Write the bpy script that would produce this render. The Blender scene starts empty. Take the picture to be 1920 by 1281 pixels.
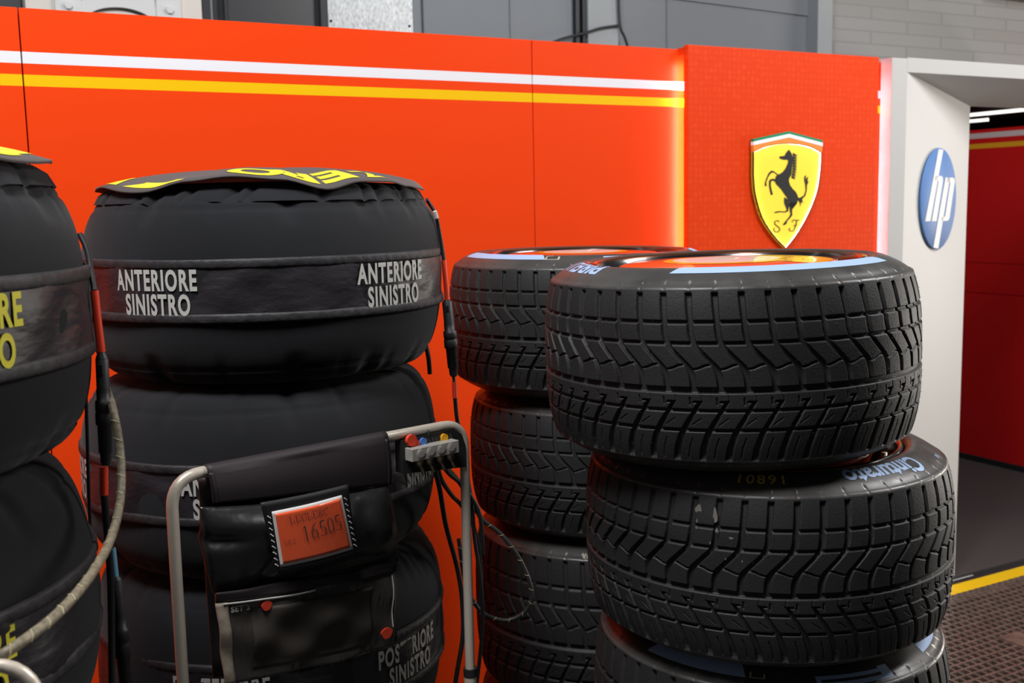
import bpy, bmesh, math, random
import numpy as np
from mathutils import Vector, Matrix
from mathutils.geometry import tessellate_polygon

random.seed(7)
rng = np.random.default_rng(11)
PI = math.pi
sc = bpy.context.scene
COL = sc.collection

# ------------------------------------------------------------------ camera
FPX, PITCH, ROLL, CAMH = 2000.0, math.radians(7.24), math.radians(1.16), 1.82
_c, _s = math.cos(PITCH), math.sin(PITCH)
_fw = Vector((0, _c, -_s)); _rt0 = Vector((1, 0, 0)); _dn0 = Vector((0, -_s, -_c))
_rt = _rt0 * math.cos(ROLL) + _dn0 * math.sin(ROLL)
_dn = -_rt0 * math.sin(ROLL) + _dn0 * math.cos(ROLL)
cam_data = bpy.data.cameras.new('camera')
cam_data.sensor_width = 36.0
cam_data.lens = 36.0 * FPX / 1920.0
cam_data.clip_end = 60
cam_data.dof.use_dof = True
cam_data.dof.focus_distance = 1.92
cam_data.dof.aperture_fstop = 7.1
cam = bpy.data.objects.new('camera', cam_data)
COL.objects.link(cam)
M = Matrix((( _rt.x, -_dn.x, -_fw.x, 0), (_rt.y, -_dn.y, -_fw.y, 0), (_rt.z, -_dn.z, -_fw.z, CAMH), (0, 0, 0, 1)))
cam.matrix_world = M
sc.camera = cam

# wall frame: u runs along the red wall (to the right), d comes out of it, z is up
AZ = math.radians(61.8)
WD = Vector((math.sin(AZ), math.cos(AZ), 0)); WN = Vector((WD.y, -WD.x, 0)); WO = Vector((1.6172, 4.3798, 0))
def wp(u, d, z):
    return WO + WD * u + WN * d + Vector((0, 0, z))
AL = math.radians(40.7)
SA = Vector((math.sin(AL), math.cos(AL), 0)); SN = Vector((SA.y, -SA.x, 0))
def spl(s, d, z):
    return WO + SA * s + SN * d + Vector((0, 0, z))
def at(px, py, Y):
    """point of the place seen at photo position px, py, at distance Y in front of the camera position"""
    r = _rt * ((px - 960) / FPX) + _dn * ((py - 640.5) / FPX) + _fw
    return Vector((0, 0, CAMH)) + r * (Y / r.y)

# ------------------------------------------------------------------ world, lights, exposure
world = bpy.data.worlds.new('world'); sc.world = world; world.use_nodes = True
bgn = world.node_tree.nodes['Background']
bgn.inputs['Color'].default_value = (0.80, 0.88, 1.0, 1); bgn.inputs['Strength'].default_value = 0.022
def area(name, loc, target, sx, sy, power, col):
    l = bpy.data.lights.new(name, 'AREA'); l.shape = 'RECTANGLE'; l.size = sx; l.size_y = sy; l.energy = power; l.color = col
    o = bpy.data.objects.new(name, l); COL.objects.link(o)
    z = (Vector(loc) - Vector(target)).normalized()
    x = WD.copy(); x = (x - z * x.dot(z)).normalized(); y = z.cross(x)
    o.matrix_world = Matrix(((x.x, y.x, z.x, loc[0]), (x.y, y.y, z.y, loc[1]), (x.z, y.z, z.z, loc[2]), (0, 0, 0, 1)))
    return o
area('ceiling_light_right', wp(1.0, 2.4, 4.1), wp(-0.9, 0.0, 1.4), 1.6, 1.2, 138, (1.0, 0.98, 0.97))
area('ceiling_light_left', wp(-4.05, 2.2, 4.5), wp(-3.0, 0.0, 1.6), 1.2, 1.1, 146, (0.98, 0.98, 1.0))
def add_right_fill():  # unseen soft fill added at the right to lift the shaded pillar and soffit
    l = bpy.data.lights.new('right_fill_light', 'AREA'); l.shape = 'RECTANGLE'; l.size = 3.0; l.size_y = 2.4; l.energy = 260; l.color = (1.0, 0.93, 0.84)
    o = bpy.data.objects.new('right_fill_light', l); COL.objects.link(o)
    z = WD; x = WN; y = z.cross(x); c = wp(6.2, 1.4, 1.4)
    o.matrix_world = Matrix(((x.x, y.x, z.x, c.x), (x.y, y.y, z.y, c.y), (x.z, y.z, z.z, c.z), (0, 0, 0, 1)))
add_right_fill()
area('hall_light', wp(-2.0, -0.95, 4.6), wp(-1.4, -2.0, 2.7), 7.0, 0.6, 16, (0.95, 0.98, 1.0))
sc.view_settings.view_transform = 'Standard'
sc.view_settings.look = 'None'
sc.view_settings.exposure = 0.0
sc.view_settings.gamma = 1.0
sc.view_settings.use_curve_mapping = False

# ------------------------------------------------------------------ materials
def nn(nt, t, **kw):
    n = nt.nodes.new(t)
    for k, v in kw.items(): setattr(n, k, v)
    return n
def mat(name, col, rough=0.6, metal=0.0, spec=0.5, emit=None, estr=0.0, coat=0.0, bump=None, var=None, sheen=0.0, alpha=1.0, trans=0.0, rvar=None):
    """bump=(scale, strength, distance[, stretch]) ; var=(scale, amount) tints the base colour with noise"""
    m = bpy.data.materials.new(name); m.use_nodes = True
    nt = m.node_tree; b = nt.nodes['Principled BSDF']
    b.inputs['Base Color'].default_value = (*col, 1); b.inputs['Roughness'].default_value = rough
    b.inputs['Metallic'].default_value = metal; b.inputs['Specular IOR Level'].default_value = spec
    if emit: b.inputs['Emission Color'].default_value = (*emit, 1); b.inputs['Emission Strength'].default_value = estr
    b.inputs['Coat Weight'].default_value = coat; b.inputs['Coat Roughness'].default_value = 0.08
    b.inputs['Sheen Weight'].default_value = sheen
    b.inputs['Transmission Weight'].default_value = trans
    b.inputs['Alpha'].default_value = alpha
    tc = nn(nt, 'ShaderNodeTexCoord')
    def noise(scale, stretch=None, detail=4):
        n = nn(nt, 'ShaderNodeTexNoise'); n.inputs['Scale'].default_value = scale; n.inputs['Detail'].default_value = detail
        if stretch:
            mp = nn(nt, 'ShaderNodeMapping'); mp.inputs['Scale'].default_value = stretch
            nt.links.new(tc.outputs['Object'], mp.inputs['Vector']); nt.links.new(mp.outputs['Vector'], n.inputs['Vector'])
        else:
            nt.links.new(tc.outputs['Object'], n.inputs['Vector'])
        return n
    if var:
        n = noise(var[0], var[2] if len(var) > 2 else None)
        mr = nn(nt, 'ShaderNodeMapRange'); mr.inputs['From Min'].default_value = 0.3; mr.inputs['From Max'].default_value = 0.7
        mr.inputs['To Min'].default_value = 1 - var[1]; mr.inputs['To Max'].default_value = 1 + var[1]
        nt.links.new(n.outputs['Fac'], mr.inputs['Value'])
        mx = nn(nt, 'ShaderNodeVectorMath', operation='SCALE'); mx.inputs[0].default_value = col
        nt.links.new(mr.outputs['Result'], mx.inputs['Scale']); nt.links.new(mx.outputs['Vector'], b.inputs['Base Color'])
    if rvar:
        n = noise(rvar[0]); mr = nn(nt, 'ShaderNodeMapRange'); mr.inputs['From Min'].default_value = 0.3; mr.inputs['From Max'].default_value = 0.7
        mr.inputs['To Min'].default_value = rough - rvar[1]; mr.inputs['To Max'].default_value = rough + rvar[1]
        nt.links.new(n.outputs['Fac'], mr.inputs['Value']); nt.links.new(mr.outputs['Result'], b.inputs['Roughness'])
    if bump:
        n = noise(bump[0], bump[3] if len(bump) > 3 else None, bump[4] if len(bump) > 4 else 4)
        bp = nn(nt, 'ShaderNodeBump'); bp.inputs['Strength'].default_value = bump[1]; bp.inputs['Distance'].default_value = bump[2]
        nt.links.new(n.outputs['Fac'], bp.inputs['Height'])
        if len(bump) < 6: nt.links.new(bp.outputs['Normal'], b.inputs['Normal'])
        if coat: nt.links.new(bp.outputs['Normal'], b.inputs['Coat Normal'])
    return m

RED = (0.86, 0.056, 0.005); WHITE = (0.80, 0.80, 0.83); YEL = (0.88, 0.52, 0.004)
def stripe_mat(name, red, white, yellow, bands, rough=0.45):
    m = mat(name, red, rough, spec=0.10); nt = m.node_tree; b = nt.nodes['Principled BSDF']
    tc = nn(nt, 'ShaderNodeTexCoord'); sx = nn(nt, 'ShaderNodeSeparateXYZ'); nt.links.new(tc.outputs['Object'], sx.inputs[0])
    prev = None
    for (z0, z1, c) in bands:
        g = nn(nt, 'ShaderNodeMath', operation='GREATER_THAN'); g.inputs[1].default_value = z0
        l = nn(nt, 'ShaderNodeMath', operation='LESS_THAN'); l.inputs[1].default_value = z1
        p = nn(nt, 'ShaderNodeMath', operation='MULTIPLY')
        nt.links.new(sx.outputs['Z'], g.inputs[0]); nt.links.new(sx.outputs['Z'], l.inputs[0])
        nt.links.new(g.outputs[0], p.inputs[0]); nt.links.new(l.outputs[0], p.inputs[1])
        mx = nn(nt, 'ShaderNodeMix', data_type='RGBA'); mx.inputs['A'].default_value = (*red, 1); mx.inputs['B'].default_value = (*c, 1)
        nt.links.new(p.outputs[0], mx.inputs['Factor'])
        if prev: nt.links.new(prev, mx.inputs['A'])
        prev = mx.outputs['Result']
    nt.links.new(prev, b.inputs['Base Color'])
    return m
MT = {}
MT['wall_red'] = stripe_mat('red wall paint with stripes', RED, WHITE, YEL, [(2.220, 2.250, WHITE), (2.161, 2.191, YEL)])
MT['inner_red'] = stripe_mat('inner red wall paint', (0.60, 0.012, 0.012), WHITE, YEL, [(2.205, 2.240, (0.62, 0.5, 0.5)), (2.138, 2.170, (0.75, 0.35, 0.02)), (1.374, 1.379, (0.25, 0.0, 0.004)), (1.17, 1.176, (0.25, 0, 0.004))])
def emblem_mat():
    m = mat('emblem panel red', RED, 0.5, spec=0.12); nt = m.node_tree; b = nt.nodes['Principled BSDF']
    tc = nn(nt, 'ShaderNodeTexCoord'); mp = nn(nt, 'ShaderNodeMapping'); mp.inputs['Rotation'].default_value = (0, 0, AZ - PI / 2)
    nt.links.new(tc.outputs['Object'], mp.inputs['Vector'])
    vo = nn(nt, 'ShaderNodeTexVoronoi'); vo.inputs['Scale'].default_value = 46; vo.inputs['Randomness'].default_value = 0.25
    nt.links.new(mp.outputs['Vector'], vo.inputs['Vector'])
    mr = nn(nt, 'ShaderNodeMapRange'); mr.inputs['From Min'].default_value = 0.15; mr.inputs['From Max'].default_value = 0.6
    nt.links.new(vo.outputs['Distance'], mr.inputs['Value'])
    mx = nn(nt, 'ShaderNodeMix', data_type='RGBA'); mx.inputs['A'].default_value = (0.88, 0.078, 0.010, 1); mx.inputs['B'].default_value = (0.79, 0.048, 0.003, 1)
    nt.links.new(mr.outputs['Result'], mx.inputs['Factor']); nt.links.new(mx.outputs['Result'], b.inputs['Base Color'])
    return m
MT['emblem_red'] = emblem_mat()
MT['led'] = mat('warm led diffuser', (0.9, 0.8, 0.7), emit=(1.0, 0.50, 0.33), estr=1.15)
MT['led_core'] = mat('warm led tape', (0.9, 0.8, 0.7), emit=(1.0, 0.64, 0.75), estr=85.0)
MT['led_cool'] = mat('cool led tube', (0.9, 0.9, 0.9), emit=(1.0, 0.98, 0.90), estr=1.4)
MT['shield_led'] = mat('shield edge led', (0.9, 0.9, 0.9), emit=(1.0, 0.92, 0.80), estr=14.0)
MT['shield_yellow'] = mat('shield yellow acrylic', (0.92, 0.66, 0.05), 0.35, emit=(1.0, 0.72, 0.06), estr=0.32)
MT['black_paint'] = mat('black sign paint', (0.004, 0.004, 0.004), 0.5)
MT['brown_edge'] = mat('shield brown edge', (0.12, 0.03, 0.005), 0.5)
MT['green'] = mat('sign green', (0.0, 0.28, 0.13), 0.4)
MT['sign_white'] = mat('sign white', (0.86, 0.86, 0.86), 0.4, emit=(1, 1, 1), estr=0.15)
MT['letter_white'] = mat('letter white', (0.66, 0.67, 0.68), 0.5, spec=0.3)
MT['sign_orange'] = mat('sign orange', (0.95, 0.26, 0.04), 0.4, emit=(1, 0.3, 0.05), estr=0.12)
MT['white_panel'] = mat('white panel', (0.52, 0.515, 0.50), 0.5, spec=0.25)
MT['sign_blue'] = mat('round sign blue', (0.10, 0.22, 0.50), 0.5, spec=0.3)
MT['rubber'] = mat('tread rubber', (0.019, 0.0188, 0.019), 0.60, spec=0.45, var=(9, 0.18), bump=(260, 0.15, 0.0006))
MT['sidewall'] = mat('sidewall rubber', (0.060, 0.057, 0.053), 0.38, spec=0.5, var=(14, 0.25), rvar=(18, 0.12))
MT['mark_blue'] = mat('pale blue tyre marking', (0.42, 0.58, 0.86), 0.5)
MT['mark_yellow'] = mat('yellow crayon marking', (0.75, 0.52, 0.08), 0.6)
MT['mark_lime'] = mat('yellow paint spot', (0.75, 0.62, 0.02), 0.5)
MT['mark_white'] = mat('white chalk marking', (0.6, 0.55, 0.42), 0.7)
MT['stain'] = mat('dried pale stain', (0.22, 0.20, 0.17), 0.8)
MT['rim'] = mat('black wheel rim', (0.012, 0.012, 0.013), 0.2, metal=0.0, spec=0.7, coat=0.6)
MT['rim_reflection'] = mat('rim edge ring', (0.28, 0.10, 0.04), 0.25, metal=0.8)  # orange in the colour stands for the red wall reflected in the rim
MT['steel'] = mat('brushed steel', (0.72, 0.64, 0.53), 0.36, metal=0.35, rvar=(30, 0.1))
MT['cover_red'] = mat('wheel cover red', (0.90, 0.09, 0.015), 0.22, coat=0.6)
MT['cover_yellow'] = mat('wheel cover yellow', (0.90, 0.50, 0.01), 0.25, coat=0.5)
MT['cover_white'] = mat('wheel cover white', (0.82, 0.78, 0.72), 0.25, coat=0.5)
MT['felt'] = mat('black blanket cloth', (0.0165, 0.0172, 0.0195), 0.95, spec=0.2, sheen=0.08, var=(3.5, 0.18), bump=(420, 0.35, 0.0008))
MT['nylon'] = mat('black nylon band', (0.024, 0.021, 0.025), 0.42, spec=0.5, var=(8, 0.2), bump=(7, 0.5, 0.02, (1, 1, 2.2)))
MT['hem'] = mat('dusty nylon hem', (0.026, 0.024, 0.026), 0.6, var=(40, 0.35), bump=(60, 0.5, 0.004))
MT['flap'] = mat('dark flap cloth', (0.080, 0.066, 0.064), 0.8, sheen=0.1, bump=(300, 0.25, 0.0008))
MT['print_grey'] = mat('pale grey print', (0.56, 0.55, 0.51), 0.6)
MT['print_yellow'] = mat('yellow print', (0.74, 0.66, 0.035), 0.6)
MT['cable_black'] = mat('black cable', (0.014, 0.014, 0.016), 0.5)
MT['connector'] = mat('black plastic connector', (0.026, 0.026, 0.028), 0.5, var=(60, 0.2))
MT['sleeve_red'] = mat('red heat shrink sleeve', (0.85, 0.060, 0.022), 0.45)
MT['sleeve_blue'] = mat('light blue sleeve', (0.14, 0.34, 0.50), 0.5)
MT['hose_braid'] = mat('beige braided hose', (0.19, 0.16, 0.105), 0.55, var=(150, 0.4))
MT['hose_dark'] = mat('dark braided hose', (0.022, 0.024, 0.022), 0.5)
MT['fleck'] = mat('pale hose fleck', (0.42, 0.37, 0.22), 0.5)
MT['rib_black'] = mat('black ribbed plastic', (0.018, 0.018, 0.017), 0.5)
MT['alu'] = mat('grey aluminium', (0.50, 0.47, 0.42), 0.42, metal=0.3, var=(90, 0.12))
MT['brass'] = mat('brass nozzle', (0.48, 0.40, 0.26), 0.3, metal=1.0)
MT['dot_red'] = mat('red disc', (0.85, 0.07, 0.03), 0.4)
MT['dot_blue'] = mat('blue disc', (0.10, 0.22, 0.60), 0.4)
MT['dot_yellow'] = mat('yellow disc', (0.85, 0.42, 0.01), 0.4)
MT['vinyl'] = mat('black glossy vinyl', (0.013, 0.013, 0.013), 0.33, spec=0.85, rvar=(10, 0.08), bump=(9, 0.35, 0.02))
MT['strap'] = mat('dark brown black cloth', (0.026, 0.019, 0.021), 0.6, bump=(200, 0.2, 0.001))
MT['card'] = mat('orange card', (1.0, 0.125, 0.035), 0.5, coat=1.0, bump=(24, 0.7, 0.012, (0.7, 0.7, 1.8), 0.0, True))
MT['card_white'] = mat('white card edge', (0.80, 0.77, 0.74), 0.5)
MT['ink'] = mat('grey ink', (0.10, 0.05, 0.05), 0.6)
MT['binding'] = mat('black binding', (0.014, 0.013, 0.013), 0.55)
MT['window'] = mat('smoky clear pocket', (0.060, 0.052, 0.045), 0.22, spec=0.6, coat=0.4, bump=(10, 0.45, 0.02, (2.5, 2.5, 1)))
MT['paper'] = mat('brown insert sheet', (0.070, 0.058, 0.048), 0.7, var=(5, 0.08))
MT['beige_edge'] = mat('beige pocket edge', (0.36, 0.30, 0.23), 0.5, var=(50, 0.3))
MT['print_white'] = mat('white print', (0.66, 0.65, 0.62), 0.6)
MT['trolley'] = mat('black painted steel', (0.02, 0.02, 0.02), 0.5)
MT['carpet'] = mat('dark grey carpet', (0.070, 0.058, 0.058), 0.95, spec=0.1, var=(260, 0.35), bump=(500, 0.5, 0.003))
MT['concrete'] = mat('dark concrete floor', (0.05, 0.047, 0.045), 0.7, var=(5, 0.2))
MT['tape'] = mat('yellow floor line', (0.88, 0.53, 0.003), 0.5)
MT['grating'] = mat('brown floor grating', (0.135, 0.098, 0.080), 0.32, spec=0.6, var=(30, 0.3))
MT['plate'] = mat('dark pit under grating', (0.012, 0.011, 0.010), 0.9)
MT['skirting'] = mat('black skirting', (0.012, 0.012, 0.014), 0.6)
MT['ceil_dark'] = mat('dark ceiling', (0.006, 0.006, 0.008), 0.9)
MT['grey_wall'] = mat('grey painted steel wall', (0.20, 0.215, 0.235), 0.6, var=(1.5, 0.06))
MT['grey_light'] = mat('pale grey pilaster', (0.33, 0.35, 0.365), 0.6, var=(2.5, 0.06))
MT['galv'] = mat('galvanised sheet', (0.50, 0.52, 0.53), 0.45, metal=0.25, var=(80, 0.28, (1, 1, 0.6)))
MT['cream'] = mat('cream column', (0.74, 0.68, 0.62), 0.6)
MT['pipe_white'] = mat('white pipe collar', (0.70, 0.71, 0.70), 0.45)
MT['gasket'] = mat('black gasket', (0.03, 0.028, 0.026), 0.6)
MT['dark_panel'] = mat('charcoal louvre panel', (0.040, 0.041, 0.045), 0.35)
MT['dark_frame'] = mat('dark frame', (0.018, 0.019, 0.022), 0.5)
MT['beam'] = mat('mauve beam', (0.11, 0.09, 0.09), 0.6)
def block_mat():
    m = mat('painted block wall', (0.30, 0.30, 0.30), 0.7); nt = m.node_tree; b = nt.nodes['Principled BSDF']
    tc = nn(nt, 'ShaderNodeTexCoord'); mp = nn(nt, 'ShaderNodeMapping'); mp.inputs['Rotation'].default_value = (PI / 2, 0, AZ - PI / 2)
    # blocks laid along the wall: rotate so that X follows the wall and Y is up
    mp.vector_type = 'TEXTURE'
    nt.links.new(tc.outputs['Object'], mp.inputs['Vector'])
    br = nn(nt, 'ShaderNodeTexBrick'); br.inputs['Color1'].default_value = (0.30, 0.295, 0.29, 1); br.inputs['Color2'].default_value = (0.33, 0.33, 0.33, 1)
    br.inputs['Mortar'].default_value = (0.265, 0.265, 0.265, 1); br.inputs['Scale'].default_value = 1.0; br.inputs['Mortar Size'].default_value = 0.005
    br.inputs['Brick Width'].default_value = 0.36; br.inputs['Row Height'].default_value = 0.078
    nt.links.new(mp.outputs['Vector'], br.inputs['Vector']); nt.links.new(br.outputs['Color'], b.inputs['Base Color'])
    return m
MT['blocks'] = block_mat()

# ------------------------------------------------------------------ mesh tools
class MB:
    def __init__(s): s.v = []; s.f = []; s.m = []; s.sm = []
    def add(s, vs, fs, mi=0, smooth=False):
        o = len(s.v); s.v += [tuple(v) for v in vs]
        for f in fs: s.f.append([i + o for i in f]); s.m.append(mi); s.sm.append(smooth)
        return s
    def box(s, f, a0, a1, b0, b1, c0, c1, mi=0):
        """box in a frame: f(a, b, c) gives the point"""
        vs = [f(a, b, c) for c in (c0, c1) for b in (b0, b1) for a in (a0, a1)]
        return s.add(vs, [(0, 2, 3, 1), (4, 5, 7, 6), (0, 1, 5, 4), (2, 6, 7, 3), (0, 4, 6, 2), (1, 3, 7, 5)], mi)
    def prism(s, pts, f, c0, c1, mi=0, smooth=False):
        """polygon pts (a, b) swept from c0 to c1 in frame f(a, b, c)"""
        n = len(pts); lo = [f(a, b, c0) for a, b in pts]; hi = [f(a, b, c1) for a, b in pts]
        tr = tessellate_polygon([[Vector((a, b, 0)) for a, b in pts]])
        s.add(lo + hi, [tuple(t) for t in tr] + [tuple(i + n for i in t) for t in tr], mi)
        s.add(lo + hi, [(i, (i + 1) % n, (i + 1) % n + n, i + n) for i in range(n)], mi, smooth)
        return s
    def flat(s, pts, f, c, mi=0):
        tr = tessellate_polygon([[Vector((a, b, 0)) for a, b in pts]])
        return s.add([f(a, b, c) for a, b in pts], [tuple(t) for t in tr], mi)
    def lathe(s, prof, n=64, mi=0, org=(0, 0, 0), closed=False, smooth=True):
        vs = []; ox, oy, oz = org
        for (r, z) in prof:
            for k in range(n):
                a = 2 * PI * k / n; vs.append((ox + r * math.cos(a), oy + r * math.sin(a), oz + z))
        fs = []; m = len(prof); e = m if closed else m - 1
        for i in range(e):
            j = (i + 1) % m
            for k in range(n):
                k2 = (k + 1) % n; fs.append((i * n + k, i * n + k2, j * n + k2, j * n + k))
        return s.add(vs, fs, mi, smooth)
    def tube(s, path, r, n=10, mi=0, cap=True):
        """r: number or list of radii along the path"""
        P = [Vector(p) for p in path]; m = len(P); rs = r if isinstance(r, (list, tuple)) else [r] * m
        T = []
        for i in range(m):
            t = (P[min(i + 1, m - 1)] - P[max(i - 1, 0)])
            T.append(t.normalized() if t.length > 1e-9 else (T[-1] if T else Vector((0, 0, 1))))
        up = Vector((0, 0, 1)) if abs(T[0].z) < 0.9 else Vector((1, 0, 0))
        nx = T[0].cross(up).normalized(); vs = []
        for i in range(m):
            nx = (nx - T[i] * nx.dot(T[i])).normalized(); ny = T[i].cross(nx)
            for k in range(n):
                a = 2 * PI * k / n; vs.append(P[i] + nx * (rs[i] * math.cos(a)) + ny * (rs[i] * math.sin(a)))
        fs = [(i * n + k, i * n + (k + 1) % n, (i + 1) * n + (k + 1) % n, (i + 1) * n + k) for i in range(m - 1) for k in range(n)]
        s.add(vs, fs, mi, True)
        if cap: s.add(vs[:n] + vs[-n:], [tuple(range(n)), tuple(range(n, 2 * n))], mi)
        return s
    def build(s, name, mats, parent=None, loc=(0, 0, 0), bevel=0.0, bseg=2):
        me = bpy.data.meshes.new(name); me.from_pydata(s.v, [], s.f)
        for m_ in (mats if isinstance(mats, (list, tuple)) else [mats]): me.materials.append(m_)
        me.polygons.foreach_set('material_index', s.m); me.polygons.foreach_set('use_smooth', s.sm)
        bm = bmesh.new(); bm.from_mesh(me); bmesh.ops.recalc_face_normals(bm, faces=bm.faces); bm.to_mesh(me); bm.free()
        me.update()
        o = link(name, me, parent, loc)
        if bevel:
            bv = o.modifiers.new('bevel', 'BEVEL'); bv.width = bevel; bv.segments = bseg; bv.limit_method = 'ANGLE'; bv.angle_limit = 0.6
        return o
def link(name, me, parent=None, loc=(0, 0, 0)):
    o = bpy.data.objects.new(name, me); COL.objects.link(o); o.location = loc
    if parent: o.parent = parent
    return o
def np_mesh(name, verts, quads, mats, mat_idx=None, tris=None):
    me = bpy.data.meshes.new(name)
    nq = len(quads); nt_ = 0 if tris is None else len(tris)
    me.vertices.add(len(verts)); me.vertices.foreach_set('co', np.asarray(verts, np.float32).ravel())
    li = np.asarray(quads, np.int32).ravel()
    if nt_: li = np.concatenate([li, np.asarray(tris, np.int32).ravel()])
    me.loops.add(len(li)); me.loops.foreach_set('vertex_index', li)
    st = np.arange(nq, dtype=np.int32) * 4
    if nt_: st = np.concatenate([st, nq * 4 + np.arange(nt_, dtype=np.int32) * 3])
    me.polygons.add(nq + nt_); me.polygons.foreach_set('loop_start', st)
    me.polygons.foreach_set('use_smooth', np.ones(nq + nt_, bool))
    if mat_idx is not None: me.polygons.foreach_set('material_index', np.asarray(mat_idx, np.int32))
    for m_ in mats: me.materials.append(m_)
    me.update(calc_edges=True); me.validate()
    return me
def thing(name, label, cat, loc=(0, 0, 0), group=None, rot=None):
    o = bpy.data.objects.new(name, None); COL.objects.link(o); o.location = loc; o.empty_display_size = 0.05
    if rot: o.rotation_euler = rot
    return tag(o, label, cat, group)
def tag(o, label, cat, group=None):
    o['label'] = label; o['category'] = cat
    if group: o['group'] = group
    return o
def struct(o): o['kind'] = 'structure'; return o
def spline(pts, n=12):
    """Catmull-Rom through points"""
    P = [Vector(p) for p in pts]; P = [P[0] * 2 - P[1]] + P + [P[-1] * 2 - P[-2]]; out = []
    for i in range(1, len(P) - 2):
        a, b, c, d = P[i - 1], P[i], P[i + 1], P[i + 2]
        for k in range(n):
            t = k / n
            out.append(0.5 * ((2 * b) + (c - a) * t + (2 * a - 5 * b + 4 * c - d) * t * t + (3 * b - a - 3 * c + d) * t ** 3))
    out.append(P[-2]); return out
WUDZ = wp
def idf(a, b, c): return Vector((a, b, c))

_tc = {}
def text_tris(body, size=1.0, offset=0.0, xs=1.0, space=1.0):
    """letters as triangles in the plane, centred on x, resting on y = 0"""
    key = (body, size, offset, xs, space)
    if key in _tc: return _tc[key]
    cu = bpy.data.curves.new('lettering', 'FONT'); cu.body = body; cu.size = size; cu.offset = offset; cu.space_character = space
    cu.align_x = 'CENTER'; cu.resolution_u = 4
    o = bpy.data.objects.new('lettering', cu); COL.objects.link(o)
    me = bpy.data.meshes.new_from_object(o)
    me.calc_loop_triangles()
    vs = [(v.co.x * xs, v.co.y) for v in me.vertices]; fs = [tuple(t.vertices) for t in me.loop_triangles]
    bpy.data.objects.remove(o); bpy.data.curves.remove(cu); bpy.data.meshes.remove(me)
    _tc[key] = (vs, fs); return vs, fs
def split_long(vs, fs, mx):
    """cut triangles until no edge is longer than mx, so that letters can follow a curved surface"""
    vs = list(vs); out = []; st = list(fs); cache = {}
    def mid(a, b):
        k = (min(a, b), max(a, b))
        if k not in cache: cache[k] = len(vs); vs.append(((vs[a][0] + vs[b][0]) / 2, (vs[a][1] + vs[b][1]) / 2))
        return cache[k]
    while st:
        t = st.pop(); L = [math.dist(vs[t[i]], vs[t[(i + 1) % 3]]) for i in range(3)]; i = L.index(max(L))
        if L[i] <= mx: out.append(t); continue
        a, b, c = t[i], t[(i + 1) % 3], t[(i + 2) % 3]; m_ = mid(a, b); st += [(a, m_, c), (m_, b, c)]
    return vs, out
def stroke(mb, pts, w, f, c, mi=0, thin=None):
    """a pen line through pts in the frame f(a, b, c); with thin set, upright strokes are w wide and level ones thin"""
    P = [Vector((p[0], p[1], 0)) for p in pts]; L = []; R = []
    for i in range(len(P)):
        t = (P[min(i + 1, len(P) - 1)] - P[max(i - 1, 0)]); t = t.normalized() if t.length > 1e-9 else Vector((1, 0, 0))
        ww = w if thin is None else thin + (w - thin) * abs(t.y) ** 1.3
        n = Vector((-t.y, t.x, 0)) * (ww / 2); L.append(P[i] + n); R.append(P[i] - n)
    vs = [f(p.x, p.y, c) for p in L + R]; n = len(P)
    mb.add(vs, [(i, i + 1, i + 1 + n, i + n) for i in range(n - 1)], mi)
def arcp(cx, cy, rx, ry, a0, a1, n=14):
    return [(cx + rx * math.cos(math.radians(a0 + (a1 - a0) * i / n)), cy + ry * math.sin(math.radians(a0 + (a1 - a0) * i / n))) for i in range(n + 1)]
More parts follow.
